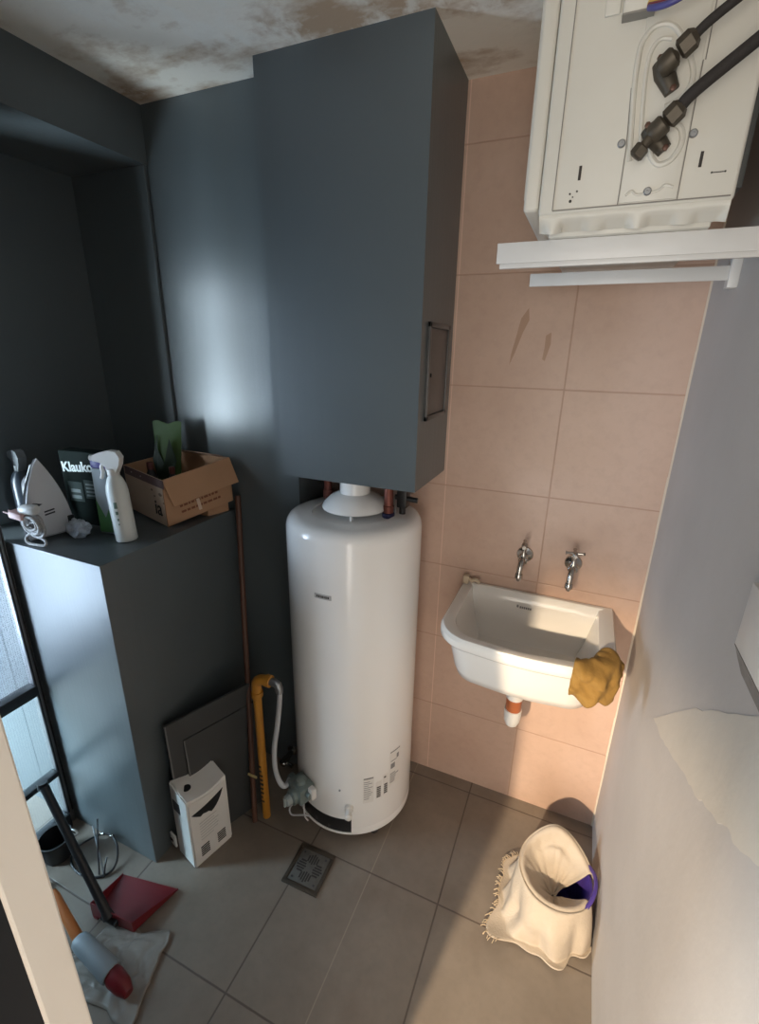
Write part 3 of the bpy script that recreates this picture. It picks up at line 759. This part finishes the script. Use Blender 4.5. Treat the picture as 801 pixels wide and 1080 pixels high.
bm = BM(); add_box(bm, (-.034, AY0 - .021, 2.2845), (.010, AY0 - .001, 2.2868)); obj('cover_gap', bm, M_SEAM, cov)
# the two service valves
def valve(fl, body, nut, pin, cap=None):
    v = BM(); Y = .978
    a, b = [Vector((x, Y + .014, z)) for x, z in fl]
    add_tube(v, [a, a.lerp(b, .35), b], [.0105, .0145, .0105], 14)
    c = Vector((body[0], Y - .008, body[1])); nn = Vector((nut[0], Y - .014, nut[1])); e = Vector((pin[0], Y - .018, pin[1])); d = (e - c).normalized()
    add_tube(v, [Vector((c.x, AY0, c.z)), c], .013, 14)
    add_tube(v, [c - d * .016, c - d * .010, c + d * .006, c + d * .009], [.010, .0145, .0145, .011], 14)
    vo = obj('service_valve', v, M_VALVE, ac)
    v = BM(); add_tube(v, [nn - d * .013, nn - d * .010, nn + d * .006, nn + d * .012], [.010, .0145, .0145, .009], 6); obj('flare_nut', v, M_VALVE, vo)
    for p in (a, b):
        v = BM(); add_lathe(v, [(.0045, 0), (.0045, .004), (.0025, .005)], p + Vector((0, -.009, 0)), (0, -1, 0), 6); obj('flange_bolt', v, M_BOLT, vo)
    if cap:
        v = BM(); q = Vector((cap[0], Y - .006, cap[1])); q2 = Vector((cap[2], Y - .008, cap[3])); g = (q - q2).normalized()
        add_tube(v, [c - d * .012, q2, q - g * .006], [.008, .007, .007], 10); add_tube(v, [q - g * .008, q - g * .006, q + g * .007, q + g * .010], [.009, .0115, .0115, .008], 6); obj('valve_cap', v, M_VALVE, vo)
    return e, d
e1, d1 = valve(((.028, 2.224), (.052, 2.184)), (.041, 2.214), (.061, 2.229), (.072, 2.237))
e2, d2 = valve(((.026, 2.141), (.056, 2.108)), (.043, 2.132), (.060, 2.146), (.071, 2.157), (.020, 2.105, .030, 2.118))
def pipe(e, d, far, r, label):
    e = e - d * .008
    p = [e, e + d * .03, Vector(far) * .55 + (e + d * .03) * .45, Vector(far)]
    bm = BM(); add_tube(bm, smooth_path(p, 8), r, 14); tag(obj('insulated_pipe', bm, M_FOAM, None), label, 'pipe', 'pipes at the outdoor unit')
pipe(e1, d1, (.258, .945, 2.352), .0065, 'thinner upper dark pipe running from the outdoor unit valve to the right wall')
pipe(e2, d2, (.258, .945, 2.292), .0088, 'thicker lower dark insulated pipe running from the outdoor unit valve to the right wall')
cb = thing('power_cable', 'bundle of yellow, maroon and blue wires leaving the cover of the outdoor unit', 'cable', (.01, .97, 2.285))
for k, m in enumerate(WIRES):
    bm = BM(); o = Vector((0, -.003 * k, -.0042 * k))
    pts = [Vector(p) + o for p in ((.002, .975, 2.290), (.010, .965, 2.284), (.026, .957, 2.281), (.045, .953, 2.285), (.066, .952, 2.296), (.088, .955, 2.325), (.10, .96, 2.37))]
    add_tube(bm, smooth_path(pts, 6), .0042, 10); obj('wire', bm, m, cb)

# ---------------------------------------------------------------- things on the ledge
def bottle(name, c, h, body_m, trig_m, ang, label, rad=.034, lean=(0, 0)):
    t = thing(name, label, 'spray bottle', (c[0], c[1], BZ))
    R_ = Matrix.Translation(c) @ Matrix.Rotation(lean[0], 4, 'X') @ Matrix.Rotation(lean[1], 4, 'Y') @ Matrix.Rotation(ang, 4, 'Z')
    bm = BM(); add_lathe(bm, [(rad * .9, 0), (rad, .004), (rad, h * .55), (rad * .93, h * .62), (rad * .72, h * .69), (.016, h * .735), (.014, h * .75)], seg=28)
    bmesh.ops.transform(bm, matrix=R_, verts=bm.verts); bo = obj('bottle', bm, body_m, t)
    bm = BM(); add_lathe(bm, [(.0175, h * .735), (.0175, h * .80), (.013, h * .81)], seg=20)
    z = h
    prof = [(-.052, z - .014), (-.052, z - .030), (-.03, z - .036), (-.016, z - .050), (-.012, z - .072), (.014, z - .072), (.030, z - .045), (.036, z - .022), (.026, z - .004), (0, z), (-.03, z - .006)]
    add_prism(bm, [(x, -.0125, zz) for x, zz in prof], (0, .025, 0))
    bmesh.ops.recalc_face_normals(bm, faces=bm.faces)
    bmesh.ops.transform(bm, matrix=R_, verts=bm.verts); hd = obj('spray_head', bm, trig_m, t, 30)
    bm = BM(); add_lathe(bm, [(.007, 0), (.009, .006), (.009, .014), (.003, .016)], (-.051, 0, z - .022), (-1, 0, 0), 12)
    add_tube(bm, smooth_path([(-.020, 0, z - .036), (-.034, 0, z - .05), (-.034, 0, z - .068), (-.042, 0, z - .088)], 4), .006, 8)
    bmesh.ops.transform(bm, matrix=R_, verts=bm.verts); obj('trigger', bm, trig_m, hd)
    return t, R_, bo
t, R_, bo = bottle('spray_bottle', Vector((-1.316, .992, BZ)), .295, simple('milky_bottle', (.64, .66, .62), .35, 0, .05), M_WHITEP, .35, 'white spray bottle at the front edge of the ledge, left of the cardboard box', .0325, (0, -.06))
bm = BM()
for z0, z1, a0, a1 in ((.115, .135, 20, 38), (.095, .106, 22, 36), (.075, .082, 24, 34), (.060, .066, 24, 32)):
    for u in range(2):
        def fn(s, v): 
            a = math.radians(a0 + (a1 - a0) * s); return R_ @ Matrix.Rotation(-.35, 4, 'Z') @ Vector((.0329 * math.sin(a), -.0329 * math.cos(a), z0 + (z1 - z0) * v))
    add_grid(bm, 5, 2, fn)
thick(obj('bottle_print', bm, simple('green_grey_print', (.14, .20, .15), .6), bo), .0006)
bottle('spray_bottle', Vector((-1.735, .955, BZ)), .265, M_TRANSP, simple('grey_white_trigger', (.15, .16, .165), .45), -.2, 'smoky spray bottle with a pale trigger at the far left behind the iron', .036)

# clothes iron on its heel, cord wound round it
ir = thing('clothes_iron', 'white clothes iron standing on its heel at the left end of the ledge', 'iron', (-1.53, .88, BZ))
IM = basis(Vector((-1.552, .905, BZ)), (.20, .98, 0), (-.03, .0, 1))   # x across the sole, y up to the tip, z towards the viewer
def sole(k=1, n=14):
    pts = []
    for i in range(n + 1):
        u = i / n; pts.append((.066 * (1 - u ** 2.1) * k + .001, .012 + .250 * u))
    return [(x, y) for x, y in pts] + [(-x, y) for x, y in reversed(pts[:-1])]
bm = BM(); add_prism(bm, [IM @ Vector((x, y, .0)) for x, y in sole()], IM.to_3x3() @ Vector((0, 0, .010))); obj('soleplate', bm, M_IRONW, ir, 30)
bm = BM(); add_prism(bm, [IM @ Vector((x * 1.05, y - .004, -.016)) for x, y in sole(1.0)], IM.to_3x3() @ Vector((0, 0, .0155))); obj('skirt', bm, M_IRONB, ir, 30)
bm = BM()
secs = [(.0, .058, .055), (.05, .055, .07), (.12, .044, .075), (.19, .028, .06), (.238, .010, .03)]
rings = []
for y, hw, dp in secs:
    rings.append([bm.verts.new(IM @ Vector((math.cos(a) * hw, y + .0, -.016 - max(0, math.sin(a)) * dp))) for a in [k * PI / 10 for k in range(11)]])
for a, b in zip(rings, rings[1:]):
    for k in range(10): bm.faces.new((a[k], a[k + 1], b[k + 1], b[k]))
    bm.faces.new((a[0], a[-1], b[-1], b[0]))
bm.faces.new(rings[0]); bm.faces.new(rings[-1][::-1]); obj('housing', bm, M_IRONW, ir, 50)
bm = BM(); add_tube(bm, smooth_path([IM @ Vector(p) for p in ((0, .02, -.07), (0, .03, -.115), (0, .09, -.13), (0, .16, -.12), (0, .19, -.075))], 6), .015, 12); obj('handle', bm, M_IRONB, ir)
bm = BM(); add_prism(bm, [IM @ Vector(p) for p in ((-.062, .118, .0102), (-.035, .126, .0102), (-.012, .118, .0102), (-.035, .108, .0102))], IM.to_3x3() @ Vector((0, 0, .001)))
for yy in (.078, .088): add_prism(bm, [IM @ Vector(p) for p in ((-.012, yy, .0102), (.018, yy + .004, .0102), (.018, yy + .009, .0102), (-.012, yy + .005, .0102))], IM.to_3x3() @ Vector((0, 0, .001)))
obj('sole_mark', bm, M_IRONB, ir)
bm = BM(); add_box(bm, (.050, .028, -.012), (.070, .062, .013), .003, IM); obj('heel_clip', bm, M_BLACKP, ir)
# the cord, wound into a bundle in front of the iron
cd = BM(); pts = []
cc = Vector((-1.520, .838, BZ + .066))
for k in range(150):
    a = k / 150 * 2 * PI * 8.5; r = .030 + .006 * math.sin(a * .37)
    pts.append(cc + Vector((math.cos(a) * r + .004 * math.sin(a * .21), -.012 + .024 * (k / 150) + .006 * math.sin(a * .5), math.sin(a) * r * .78 + .010 * math.sin(a * .13))))
add_tube(cd, pts, .0042, 7)
pts = [cc + Vector((-.03, 0, -.03)), cc + Vector((-.045, -.005, -.045)), cc + Vector((-.035, -.008, -.060)), cc + Vector((.005, -.006, -.061)), cc + Vector((.035, 0, -.059)), cc + Vector((.03, .005, -.045)), cc + Vector((0, .005, -.04))]
add_tube(cd, smooth_path(pts, 6), .0045, 8)
cdo = obj('power_cord', cd, M_CORD, ir)
bm = BM(); add_box(bm, (-.024, -.016, -.012), (.024, .016, .012), .006, basis(cc + Vector((-.036, -.016, .036)), (1, .2, -.2), (0, 1, 0)))
for s in (-1, 1): add_tube(bm, [cc + Vector((-.058, -.022 + s * .007, .040)), cc + Vector((-.078, -.026 + s * .007, .045))], .0025, 8)
obj('plug', bm, M_PINK, cdo)
bm = BM(); add_lathe(bm, [(.014, -.03), (.017, -.02), (.017, .02), (.012, .028)], cc + Vector((-.005, .0, .052)), (1, .2, .1), 14); obj('cord_sleeve', bm, M_WHITEP, cdo)

# dark carton with pale lettering
kb = thing('adhesive_carton', 'dark green carton with pale lettering on the ledge behind the iron', 'carton', (-1.55, 1.05, BZ))
KM = basis(Vector((-1.628, 1.022, BZ)), (.99, .12, 0), (0, 0, 1))
bm = BM(); add_box(bm, (0, 0, -.055), (.185, .262, 0), .004, KM); obj('carton', bm, M_BOXK, kb)
text('lettering', 'Klaukol', M_LETTER, kb, .047, KM @ Matrix.Translation((.078, .208, .0008)) @ Matrix.Rotation(.06, 4, 'Z'), .0005, .0012)
bm = BM(); add_box(bm, (.020, .085, -.0004), (.080, .155, .0008), 0, KM); add_box(bm, (.090, .100, -.0004), (.175, .165, .0008), 0, KM); obj('printed_panel', bm, simple('faded_print', (.035, .05, .048), .8, spec=.1), kb)
bm = BM()
for r in range(4): add_box(bm, (.096, .108 + r * .013, .0006), (.120 + .05 * random.random(), .114 + r * .013, .0012), 0, KM)
for r in range(2): add_box(bm, (.028, .095 + r * .022, .0006), (.070, .107 + r * .022, .0012), 0, KM)
obj('small_print', bm, simple('dim_print', (.10, .13, .13), .6), kb)

# crumpled film packet
bm = BM()
bmesh.ops.create_icosphere(bm, subdivisions=4, radius=1)
for v in bm.verts:
    q = v.co.copy(); f = 1 + .35 * noise.noise(q * 2.2) + .12 * noise.noise(q * 6)
    v.co = Vector((-1.478 + q.x * .046 * f, .945 + q.y * .024 * f, max(BZ + .0005, BZ + .027 + q.z * .032 * f)))
tag(obj('film_packet', bm, M_FILM, None, 30), 'small crumpled clear packet with blue print between the iron and the spray bottle', 'packet')

# narrow white and green pack
gk = thing('detergent_pack', 'narrow white and green pack with a purple top behind the white spray bottle', 'pack', (-1.395, 1.03, BZ))
GM = basis(Vector((-1.436, .990, BZ)), (.98, .20, 0), (-.10, 0, 1))
bm = BM(); add_box(bm, (0, .002, -.035), (.055, .225, 0), .004, GM); obj('carton', bm, simple('pale_carton', (.30, .34, .35), .5), gk)
bm = BM(); add_prism(bm, [GM @ Vector(p) for p in ((0.002, .01, 0), (.05, .01, 0), (.05, .10, 0), (.03, .06, 0), (.002, .12, 0))], GM.to_3x3() @ Vector((0, 0, .001))); obj('green_print', bm, M_GREENP, gk)
bm = BM(); add_box(bm, (0, .226, -.035), (.055, .262, 0), .004, GM); obj('purple_top', bm, M_PURPLE, gk)

# open cardboard box
cbx = thing('cardboard_box', 'open brown cardboard box with folded flaps on the ledge against the dark wall', 'box', (-1.3, 1.25, BZ))
LIFT = .045
B0 = [Vector((-1.285, 1.133, BZ + .001)), Vector((-1.196, 1.372, BZ + LIFT)), Vector((-1.452, 1.384, BZ + LIFT)), Vector((-1.545, 1.200, BZ + .014))]
H = .168; UP = Vector((-.02, 0, 1)).normalized()
B1 = [p + UP * H for p in B0]
def wallbm(a, b, a1, b1, inn, t=.004):
    bm = BM(); inn = Vector(inn) * t; add_hex(bm, [a, b, b + inn, a + inn], [a1, b1, b1 + inn, a1 + inn]); return bm
f = obj('front_wall', wallbm(B0[0], B0[1], B1[0], B1[1], (-1, .2, 0)), M_CARD, cbx, 0)
l = obj('side_wall', wallbm(B0[3], B0[0], B1[3], B1[0], (.1, 1, 0)), M_CARDP, cbx, 0)
obj('back_wall', wallbm(B0[2], B0[3], B1[2], B1[3], (1, 0, 0)), M_CARD, cbx, 0)
obj('side_wall', wallbm(B0[1], B0[2], B1[1], B1[2], (0, -1, 0)), M_CARD, cbx, 0)
bm = BM(); add_hex(bm, [p + Vector((0, 0, .001)) for p in B0], [p + Vector((0, 0, .005)) for p in B0]); obj('base', bm, M_CARD, cbx, 0)
bm = BM(); fd_ = (B0[1] - B0[0])
add_hex(bm, [B0[1] + Vector((-.022, -.004, -LIFT + .001)), B0[2] + Vector((.01, -.004, -LIFT + .001)), B0[2] + Vector((.01, -.09, -LIFT + .001)), B0[1] + Vector((-.045, -.09, -LIFT + .001))][::-1],
        [B0[1] + Vector((-.022, -.004, -.002)), B0[2] + Vector((.01, -.004, -.002)), B0[2] + Vector((.01, -.09, -.018)), B0[1] + Vector((-.045, -.09, -.018))][::-1]); obj('folded_bottom_flap', bm, M_CARD, cbx, 0)
# long flap folded down over the front wall
dF = fd_.normalized(); nF = Vector((dF.y, -dF.x, 0)).normalized()
bm = BM(); a, b = B1[0] + nF * .001, B1[1] + nF * .001
add_hex(bm, [a - UP * .092 + nF * .030 + dF * .018, b - UP * .092 + nF * .034 + dF * .012, b - UP * .092 + nF * .030 + dF * .012, a - UP * .092 + nF * .026 + dF * .018], [a + nF * .003, b + nF * .003, b, a]); obj('flap', bm, M_CARD, cbx, 0)
# side flap folded inwards at the far end, and a strip of purple print along the near rim
bm = BM(); a, b = B1[1], B1[2]
add_hex(bm, [a + Vector((-.005, -.002, -.002)), b + Vector((.004, -.002, -.002)), b + Vector((.004, -.006, -.002)), a + Vector((-.005, -.006, -.002))][::-1],
        [a + Vector((-.030, -.020, .010)), b + Vector((.01, -.02, .010)), b + Vector((.01, -.024, .008)), a + Vector((-.030, -.024, .008))][::-1]); obj('flap', bm, simple('shaded_card', (.36, .22, .16), .8), cbx, 0)
sd = (B0[3] - B0[0]).normalized(); nS = Vector((sd.y, -sd.x, 0)).normalized() * -1
if nS.y > 0: nS = -nS
SM = basis(B0[3] + nS * .0006, -sd, UP); SL = (B0[3] - B0[0]).length
bm = BM(); add_prism(bm, [SM @ Vector(p) for p in ((.0, H - .030, 0), (SL, H - .030, 0), (SL, H, 0), (0, H, 0))], nS * .0008); pr = obj('printed_rim', bm, M_CARDI, l, 0)
bm = BM()
for x, y, r in ((.05, H - .014, .003), (.115, H - .016, .003)): add_lathe(bm, [(r, 0), (r, .0012)], SM @ Vector((x, y, 0)), nS, 10)
obj('print_dot', bm, M_PAPER, pr)
text('lettering', 'ia', M_INK, l, .075, SM @ Matrix.Translation((SL - .052, .056, .0004)), .0005, .001)
bm = BM()
for x, y, a, s in ((SL - .03, .112, .6, .012), (SL - .085, .118, -.3, .008), (SL - .07, .098, .2, .006), (SL - .012, .085, 1.0, .006)):
    add_prism(bm, [SM @ Vector((x + math.cos(t + a) * s * (1 if i % 2 else .8), y + math.sin(t + a) * s * .5, 0)) for i, t in enumerate([k * PI / 4 for k in range(8)])], nS * .0008)
obj('leaf_print', bm, simple('brown_print', (.24, .17, .13), .7), l, 0)
FM = basis(B0[0] + nF * .0008, dF, UP)
bm = BM()
for y in (.030, .052):
    x = .06
    while x < .205:
        wd = .006 + .012 * random.random(); add_box(bm, (x, y, 0), (x + wd, y + .008, .0006), 0, FM); x += wd + .004
add_box(bm, (.115, .062, 0), (.150, .068, .0006), 0, FM)
obj('printed_text', bm, M_INKB, f, 0)
bm = BM(); add_box(bm, (.122, .016, .0004), (.134, .060, .0010), 0, FM); obj('torn_tape', bm, M_CARDP, f, 0)
# what stands in the box
pc = thing('refill_pouch', 'dark green pouch standing up inside the open cardboard box', 'pouch', (-1.33, 1.25, BZ + .03))
bm = BM()
PM = basis(Vector((-1.425, 1.285, BZ + .035)), (.97, .22, 0), (-.03, .12, 1))
def pf(u, v, s):
    wdt = .044 + .016 * v; bulge = .024 * math.sin(PI * min(1, v * 1.15) * .93) * math.sin(PI * u) + .001
    return PM @ Vector(((u - .5) * 2 * wdt, v * .300 + .006 * math.sin(u * 9), s * bulge))
add_grid(bm, 14, 16, lambda u, v: pf(u, v, 1)); add_grid(bm, 14, 16, lambda u, v: pf(1 - u, v, -1))
bmesh.ops.remove_doubles(bm, verts=bm.verts, dist=.003); obj('pouch', bm, M_GREEN, pc, 60)
bm = BM(); add_prism(bm, [PM @ Vector(p) for p in ((-.050, .16, .022), (-.035, .25, .015), (-.028, .20, .024), (.0, .15, .027), (.02, .24, .02), (.045, .16, .018), (.03, .09, .026), (-.03, .09, .026))], PM.to_3x3() @ Vector((0, 0, .002))); obj('dark_print', bm, simple('black_green_print', (.008, .018, .006), .5), pc, 0)
for k, (x, y, h, r, m, lb) in enumerate(((-1.440, 1.225, .17, .021, M_BLACKP, 'left black bottle with a reddish cap inside the cardboard box'), (-1.345, 1.235, .16, .019, M_IRONB, 'dark bottle with a reddish cap at the front inside the cardboard box'))):
    bt = thing('small_bottle', lb, 'bottle', (x, y, BZ + .02), 'bottles in the cardboard box')
    zb = BZ + .028
    bm = BM(); add_lathe(bm, [(r * .9, zb), (r, zb + .004), (r, zb + h * .7), (r * .5, zb + h * .82), (r * .45, zb + h * .85)], (x, y, 0), seg=20); obj('bottle', bm, m, bt)
    bm = BM(); add_lathe(bm, [(r * .55, zb + h * .85), (r * .55, zb + h), (r * .4, zb + h * 1.01)], (x, y, 0), seg=16); obj('cap', bm, simple('dull_red_cap', (.12, .035, .03), .4), bt)

# ---------------------------------------------------------------- floor things on the left
dp = thing('dustpan', 'red dustpan with a black upright pole on the floor by the glass door', 'dustpan', (-1.17, .67, 0))
c4 = [Vector((-1.264, .600, 0)), Vector((-1.100, .620, 0)), Vector((-1.066, .775, 0)), Vector((-1.285, .732, 0))]
bm = BM()
add_hex(bm, [p + Vector((0, 0, .010)) for p in c4], [p + Vector((0, 0, .013)) for p in c4])
def rim(a, b, ha, hb):
    n_ = (b - a).cross(Vector((0, 0, 1))).normalized() * .003
    add_hex(bm, [a + Vector((0, 0, .010)), b + Vector((0, 0, .010)), b - n_ + Vector((0, 0, .010)), a - n_ + Vector((0, 0, .010))], [a + Vector((0, 0, ha)), b + Vector((0, 0, hb)), b - n_ + Vector((0, 0, hb)), a - n_ + Vector((0, 0, ha))])
rim(c4[0], c4[1], .07, .055); rim(c4[3], c4[0], .016, .07); rim(c4[1], c4[2], .055, .016)
add_hex(bm, [c4[0], c4[0] + Vector((.02, 0, 0)), c4[0] + Vector((.02, .02, 0)), c4[0] + Vector((0, .02, 0))], [p + Vector((0, 0, .011)) for p in (c4[0], c4[0] + Vector((.02, 0, 0)), c4[0] + Vector((.02, .02, 0)), c4[0] + Vector((0, .02, 0)))])
for p in (c4[1], c4[2], c4[3]):
    q = p.lerp((c4[0] + c4[2]) / 2, .15); add_lathe(bm, [(.006, 0), (.006, .0105)], q, (0, 0, 1), 8)
obj('pan', bm, M_RED, dp, 20)
P0 = Vector((-1.185, .605, .045)); P1 = Vector((-1.500, .672, .385))
bm = BM(); add_tube(bm, [P0, P0.lerp(P1, .06), P0.lerp(P1, .5), P1 - (P1 - P0) * .05, P1], [.018, .0145, .0135, .0135, .0145], 14); add_tube(bm, [P0 - Vector((.03, 0, .012)), P0 + Vector((.03, .004, -.012))], .011, 10); obj('pole', bm, M_BLACKP, dp)
bm = BM(); add_tube(bm, [P1 - Vector((.01, 0, .01)), P1 + Vector((-.012, .003, .012))], .0155, 12); obj('pole_grip', bm, M_BLACKM, dp)

bt = thing('black_bucket', 'small black tub with a white ring tag in the corner by the glass door', 'tub', (-1.52, .72, 0))
bm = BM(); add_lathe(bm, [(.038, .001), (.043, .004), (.052, .085), (.055, .088), (.055, .094), (.050, .094), (.041, .01), (.001, .008)], (-1.566, .690, 0), seg=28); obj('tub', bm, M_BLACKP, bt)
bm = BM(); pts = [Vector((-1.520 + .012 * math.cos(a), .732 + .004 * math.cos(a), .092 + .012 * math.sin(a))) for a in [k * PI / 10 for k in range(21)]]; add_tube(bm, pts, .0035, 8); obj('ring_tag', bm, M_WHITEP, bt)
bm = BM(); add_tube(bm, smooth_path([(-1.50, .60, .014), (-1.55, .56, .02), (-1.60, .50, .016), (-1.60, .42, .014)], 6), .014, 12); tag(obj('rubber_hose', bm, simple('dark_brown_rubber', (.035, .028, .024), .5), None), 'short dark rubber hose lying on the floor beside the black tub', 'hose')

ck = thing('wire_coil', 'loop of thin black wire with loose ends on the floor in front of the ledge', 'wire', (-1.42, .745, 0))
bm = BM(); ctr = Vector((-1.432, .735, 0)); pts = []
for k in range(46):
    a = -2.6 + k / 45 * 5.9
    pts.append(ctr + Vector((math.cos(a) * .098, math.sin(a) * .062, .006 + .05 * max(0, math.sin(a + .3)) ** 2)))
add_tube(bm, pts, .0038, 8); obj('loop', bm, M_BLACKP, ck)
for a, b, m in (((-1.475, .775, .10), (-1.345, .705, .006), M_ALU), ((-1.465, .79, .12), (-1.365, .70, .005), M_BLACKM), ((-1.36, .735, .05), (-1.34, .70, .006), M_BLACKM)):
    bm = BM(); a, b = Vector(a), Vector(b); add_tube(bm, smooth_path([a, a.lerp(b, .5) + Vector((0, 0, .008)), b], 5), .003, 8); obj('loose_end', bm, m, ck)
bm = BM()
for p in (pts[30], pts[34]): add_lathe(bm, [(.005, -.006), (.005, .006)], p, (1, .3, .2), 10)
obj('crimp', bm, M_CHROME, ck)

hb = thing('hand_brush', 'small brush with an orange handle, grey socket and red head lying on the floor', 'brush', (-1.14, .515, 0))
a, b, c_, d_ = Vector((-1.372, .560, .115)), Vector((-1.205, .520, .062)), Vector((-1.052, .508, .040)), Vector((-1.000, .503, .030))
bm = BM(); add_tube(bm, [a, a.lerp(b, .1), a.lerp(b, .6), b], [.010, .0135, .0145, .0155], 14); obj('handle', bm, M_ORANGEH, hb)
bm = BM(); add_tube(bm, [b - (b - a) * .04, b, b.lerp(c_, .12), b.lerp(c_, .95), c_], [.017, .0235, .027, .031, .029], 18); obj('socket', bm, M_SOCK, hb)
bm = BM()
add_tube(bm, [c_ - (c_ - b) * .05, c_.lerp(d_, .3), d_, d_ + Vector((.025, -.004, -.004))], [.023, .027, .024, .014], 18); obj('bristle_head', bm, M_RED, hb)

bm = BM()
def sheet(u, v):
    p = Vector((-1.235, .43, 0)).lerp(Vector((-1.19, .60, 0)), v).lerp(Vector((-.915, .455, 0)).lerp(Vector((-.992, .668, 0)), v), u)
    h = .005 + .010 * abs(noise.noise((u * 5, v * 7, 1))) + .007 * abs(noise.noise((u * 14, v * 9, 4)))
    p += Vector((noise.noise((u * 4, v * 5, 7)), noise.noise((u * 4, v * 5, 11)), 0)) * .018
    p.z = min(h, .0095); return p
add_grid(bm, 40, 30, sheet)
o = obj('plastic_sheet', bm, M_BAG, None, 180); thick(o, .001, 1); tag(o, 'crumpled pale plastic sheet lying flat on the floor in front of the red dustpan', 'plastic sheet')

# ---------------------------------------------------------------- bucket and towel on the right
bk = thing('plastic_bucket', 'purple plastic bucket half hidden under a cream towel against the right wall', 'bucket', (.142, 1.235, 0))
KC = Vector((.130, 1.248, 0))
bm = BM(); add_lathe(bm, [(.086, .001), (.090, .004), (.105, .156), (.111, .158), (.112, .170), (.106, .171), (.101, .152), (.087, .01), (.001, .008)], KC, seg=48); obj('pail', bm, M_PURPLE, bk)
bm = BM(); pts = []
for k in range(17):
    a = -.75 + k / 16 * 1.5; pts.append(KC + Vector((math.cos(a) * .118, math.sin(a) * .118,   .196 - .03 * abs(k / 8 - 1) ** 2)))
add_tube(bm, pts, .0065, 10); obj('handle', bm, M_PURPLE, bk)
def bell(d, c, w): return math.exp(-((d - c) / w) ** 2)
def tw(u, v):
    deg = 20 + u * 312; a = math.radians(deg)      # open towards the wall and the handle
    dirv = Vector((math.cos(a), math.sin(a), 0))
    reach = .010 + .085 * bell(deg, 217, 15) + .030 * bell(deg, 250, 25) + .02 * bell(deg, 290, 12) + .035 * bell(deg, 150, 25)
    nz = noise.noise((math.cos(a) * 1.6, math.sin(a) * 1.6, v * 2.2))
    nz2 = noise.noise((math.cos(a) * 4.2, math.sin(a) * 4.2, v * 4.5 + 7))
    front = bell(deg, 262, 48); back = bell(deg, 95, 42)
    rim = .178 + .066 * back + .012 * bell(deg, 180, 40)
    if v < .45:
        t = v / .45; r = .004 + .098 * t
        z = .092 + (rim - .092) * t ** (1.35 + .9 * front) + .014 * nz * t * (1 - t) * 3 + .010 * nz2 * (1 - t * .5)
        z += back * .018 * math.sin(t * 13) * t
    elif v < .53:
        t = (v - .45) / .08; r = .102 + .018 * t; z = rim + .004 * math.sin(PI * t) - .004 * t
    else:
        t = (v - .53) / .47
        drop = rim - .004
        fold = .5 + .5 * math.sin(a * 8 + 2.5 * nz)
        th = min(1, t / .72)
        r = .120 + th * (.006 + .022 * fold + .012 * nz) + .030 * front * math.sin(PI * th) + .012 * nz2 * th
        z = drop * (1 - th ** 1.15) + .010
        if t > .5: r += reach * (t - .5) / .5; z += .016 * fold * (t - .5) + .012 * max(0, nz2) * (t - .5)
        z = max(z, .009)
    p = KC + dirv * r + Vector((0, 0, z))
    if v < .12: p += Vector((0, -.018, 0)) * (1 - v / .12)
    p.x = min(p.x, XR - .006)
    return p
bm = BM(); add_grid(bm, 120, 60, tw)
tow = obj('towel', bm, M_TOWEL, None, 180); thick(tow, .004, 1); tag(tow, 'cream towel with a frayed fringe draped over the purple bucket', 'towel')
bm = BM()
for k in range(60):
    u = .30 + .38 * k / 60; p = tw(u, 1.0); p2 = tw(u, .97); d = (p - p2); d.z = 0; d.normalize()
    s = Vector((-d.y, d.x, 0)) * random.uniform(-.008, .008)
    add_tube(bm, smooth_path([p - d * .003, p + d * .007 + s + Vector((0, 0, .003)), p + d * random.uniform(.010, .018) + s * 1.6 + Vector((0, 0, -.003))], 3), .0011, 5)
obj('fringe', bm, simple('fringe_threads', (.50, .39, .26), .95), tow)

# ---------------------------------------------------------------- small fitting at the edge of the right wall
ws = thing('wall_socket', 'white wall plate with a grey lower block near the right edge of the plaster wall', 'socket', (XR, .70, 1.40))
bm = BM(); add_box(bm, (XR - .012, .63, 1.398), (XR, .765, 1.50), .002); obj('plate', bm, M_WHITEP, ws)
bm = BM(); add_hex(bm, [(XR - .004, .64, 1.368), (XR, .64, 1.368), (XR, .735, 1.368), (XR - .004, .735, 1.368)], [(XR - .012, .632, 1.398), (XR, .632, 1.398), (XR, .764, 1.398), (XR - .012, .764, 1.398)]); obj('lower_block', bm, simple('dirty_grey_block', (.22, .20, .18), .8, 0, .3, 60), ws)
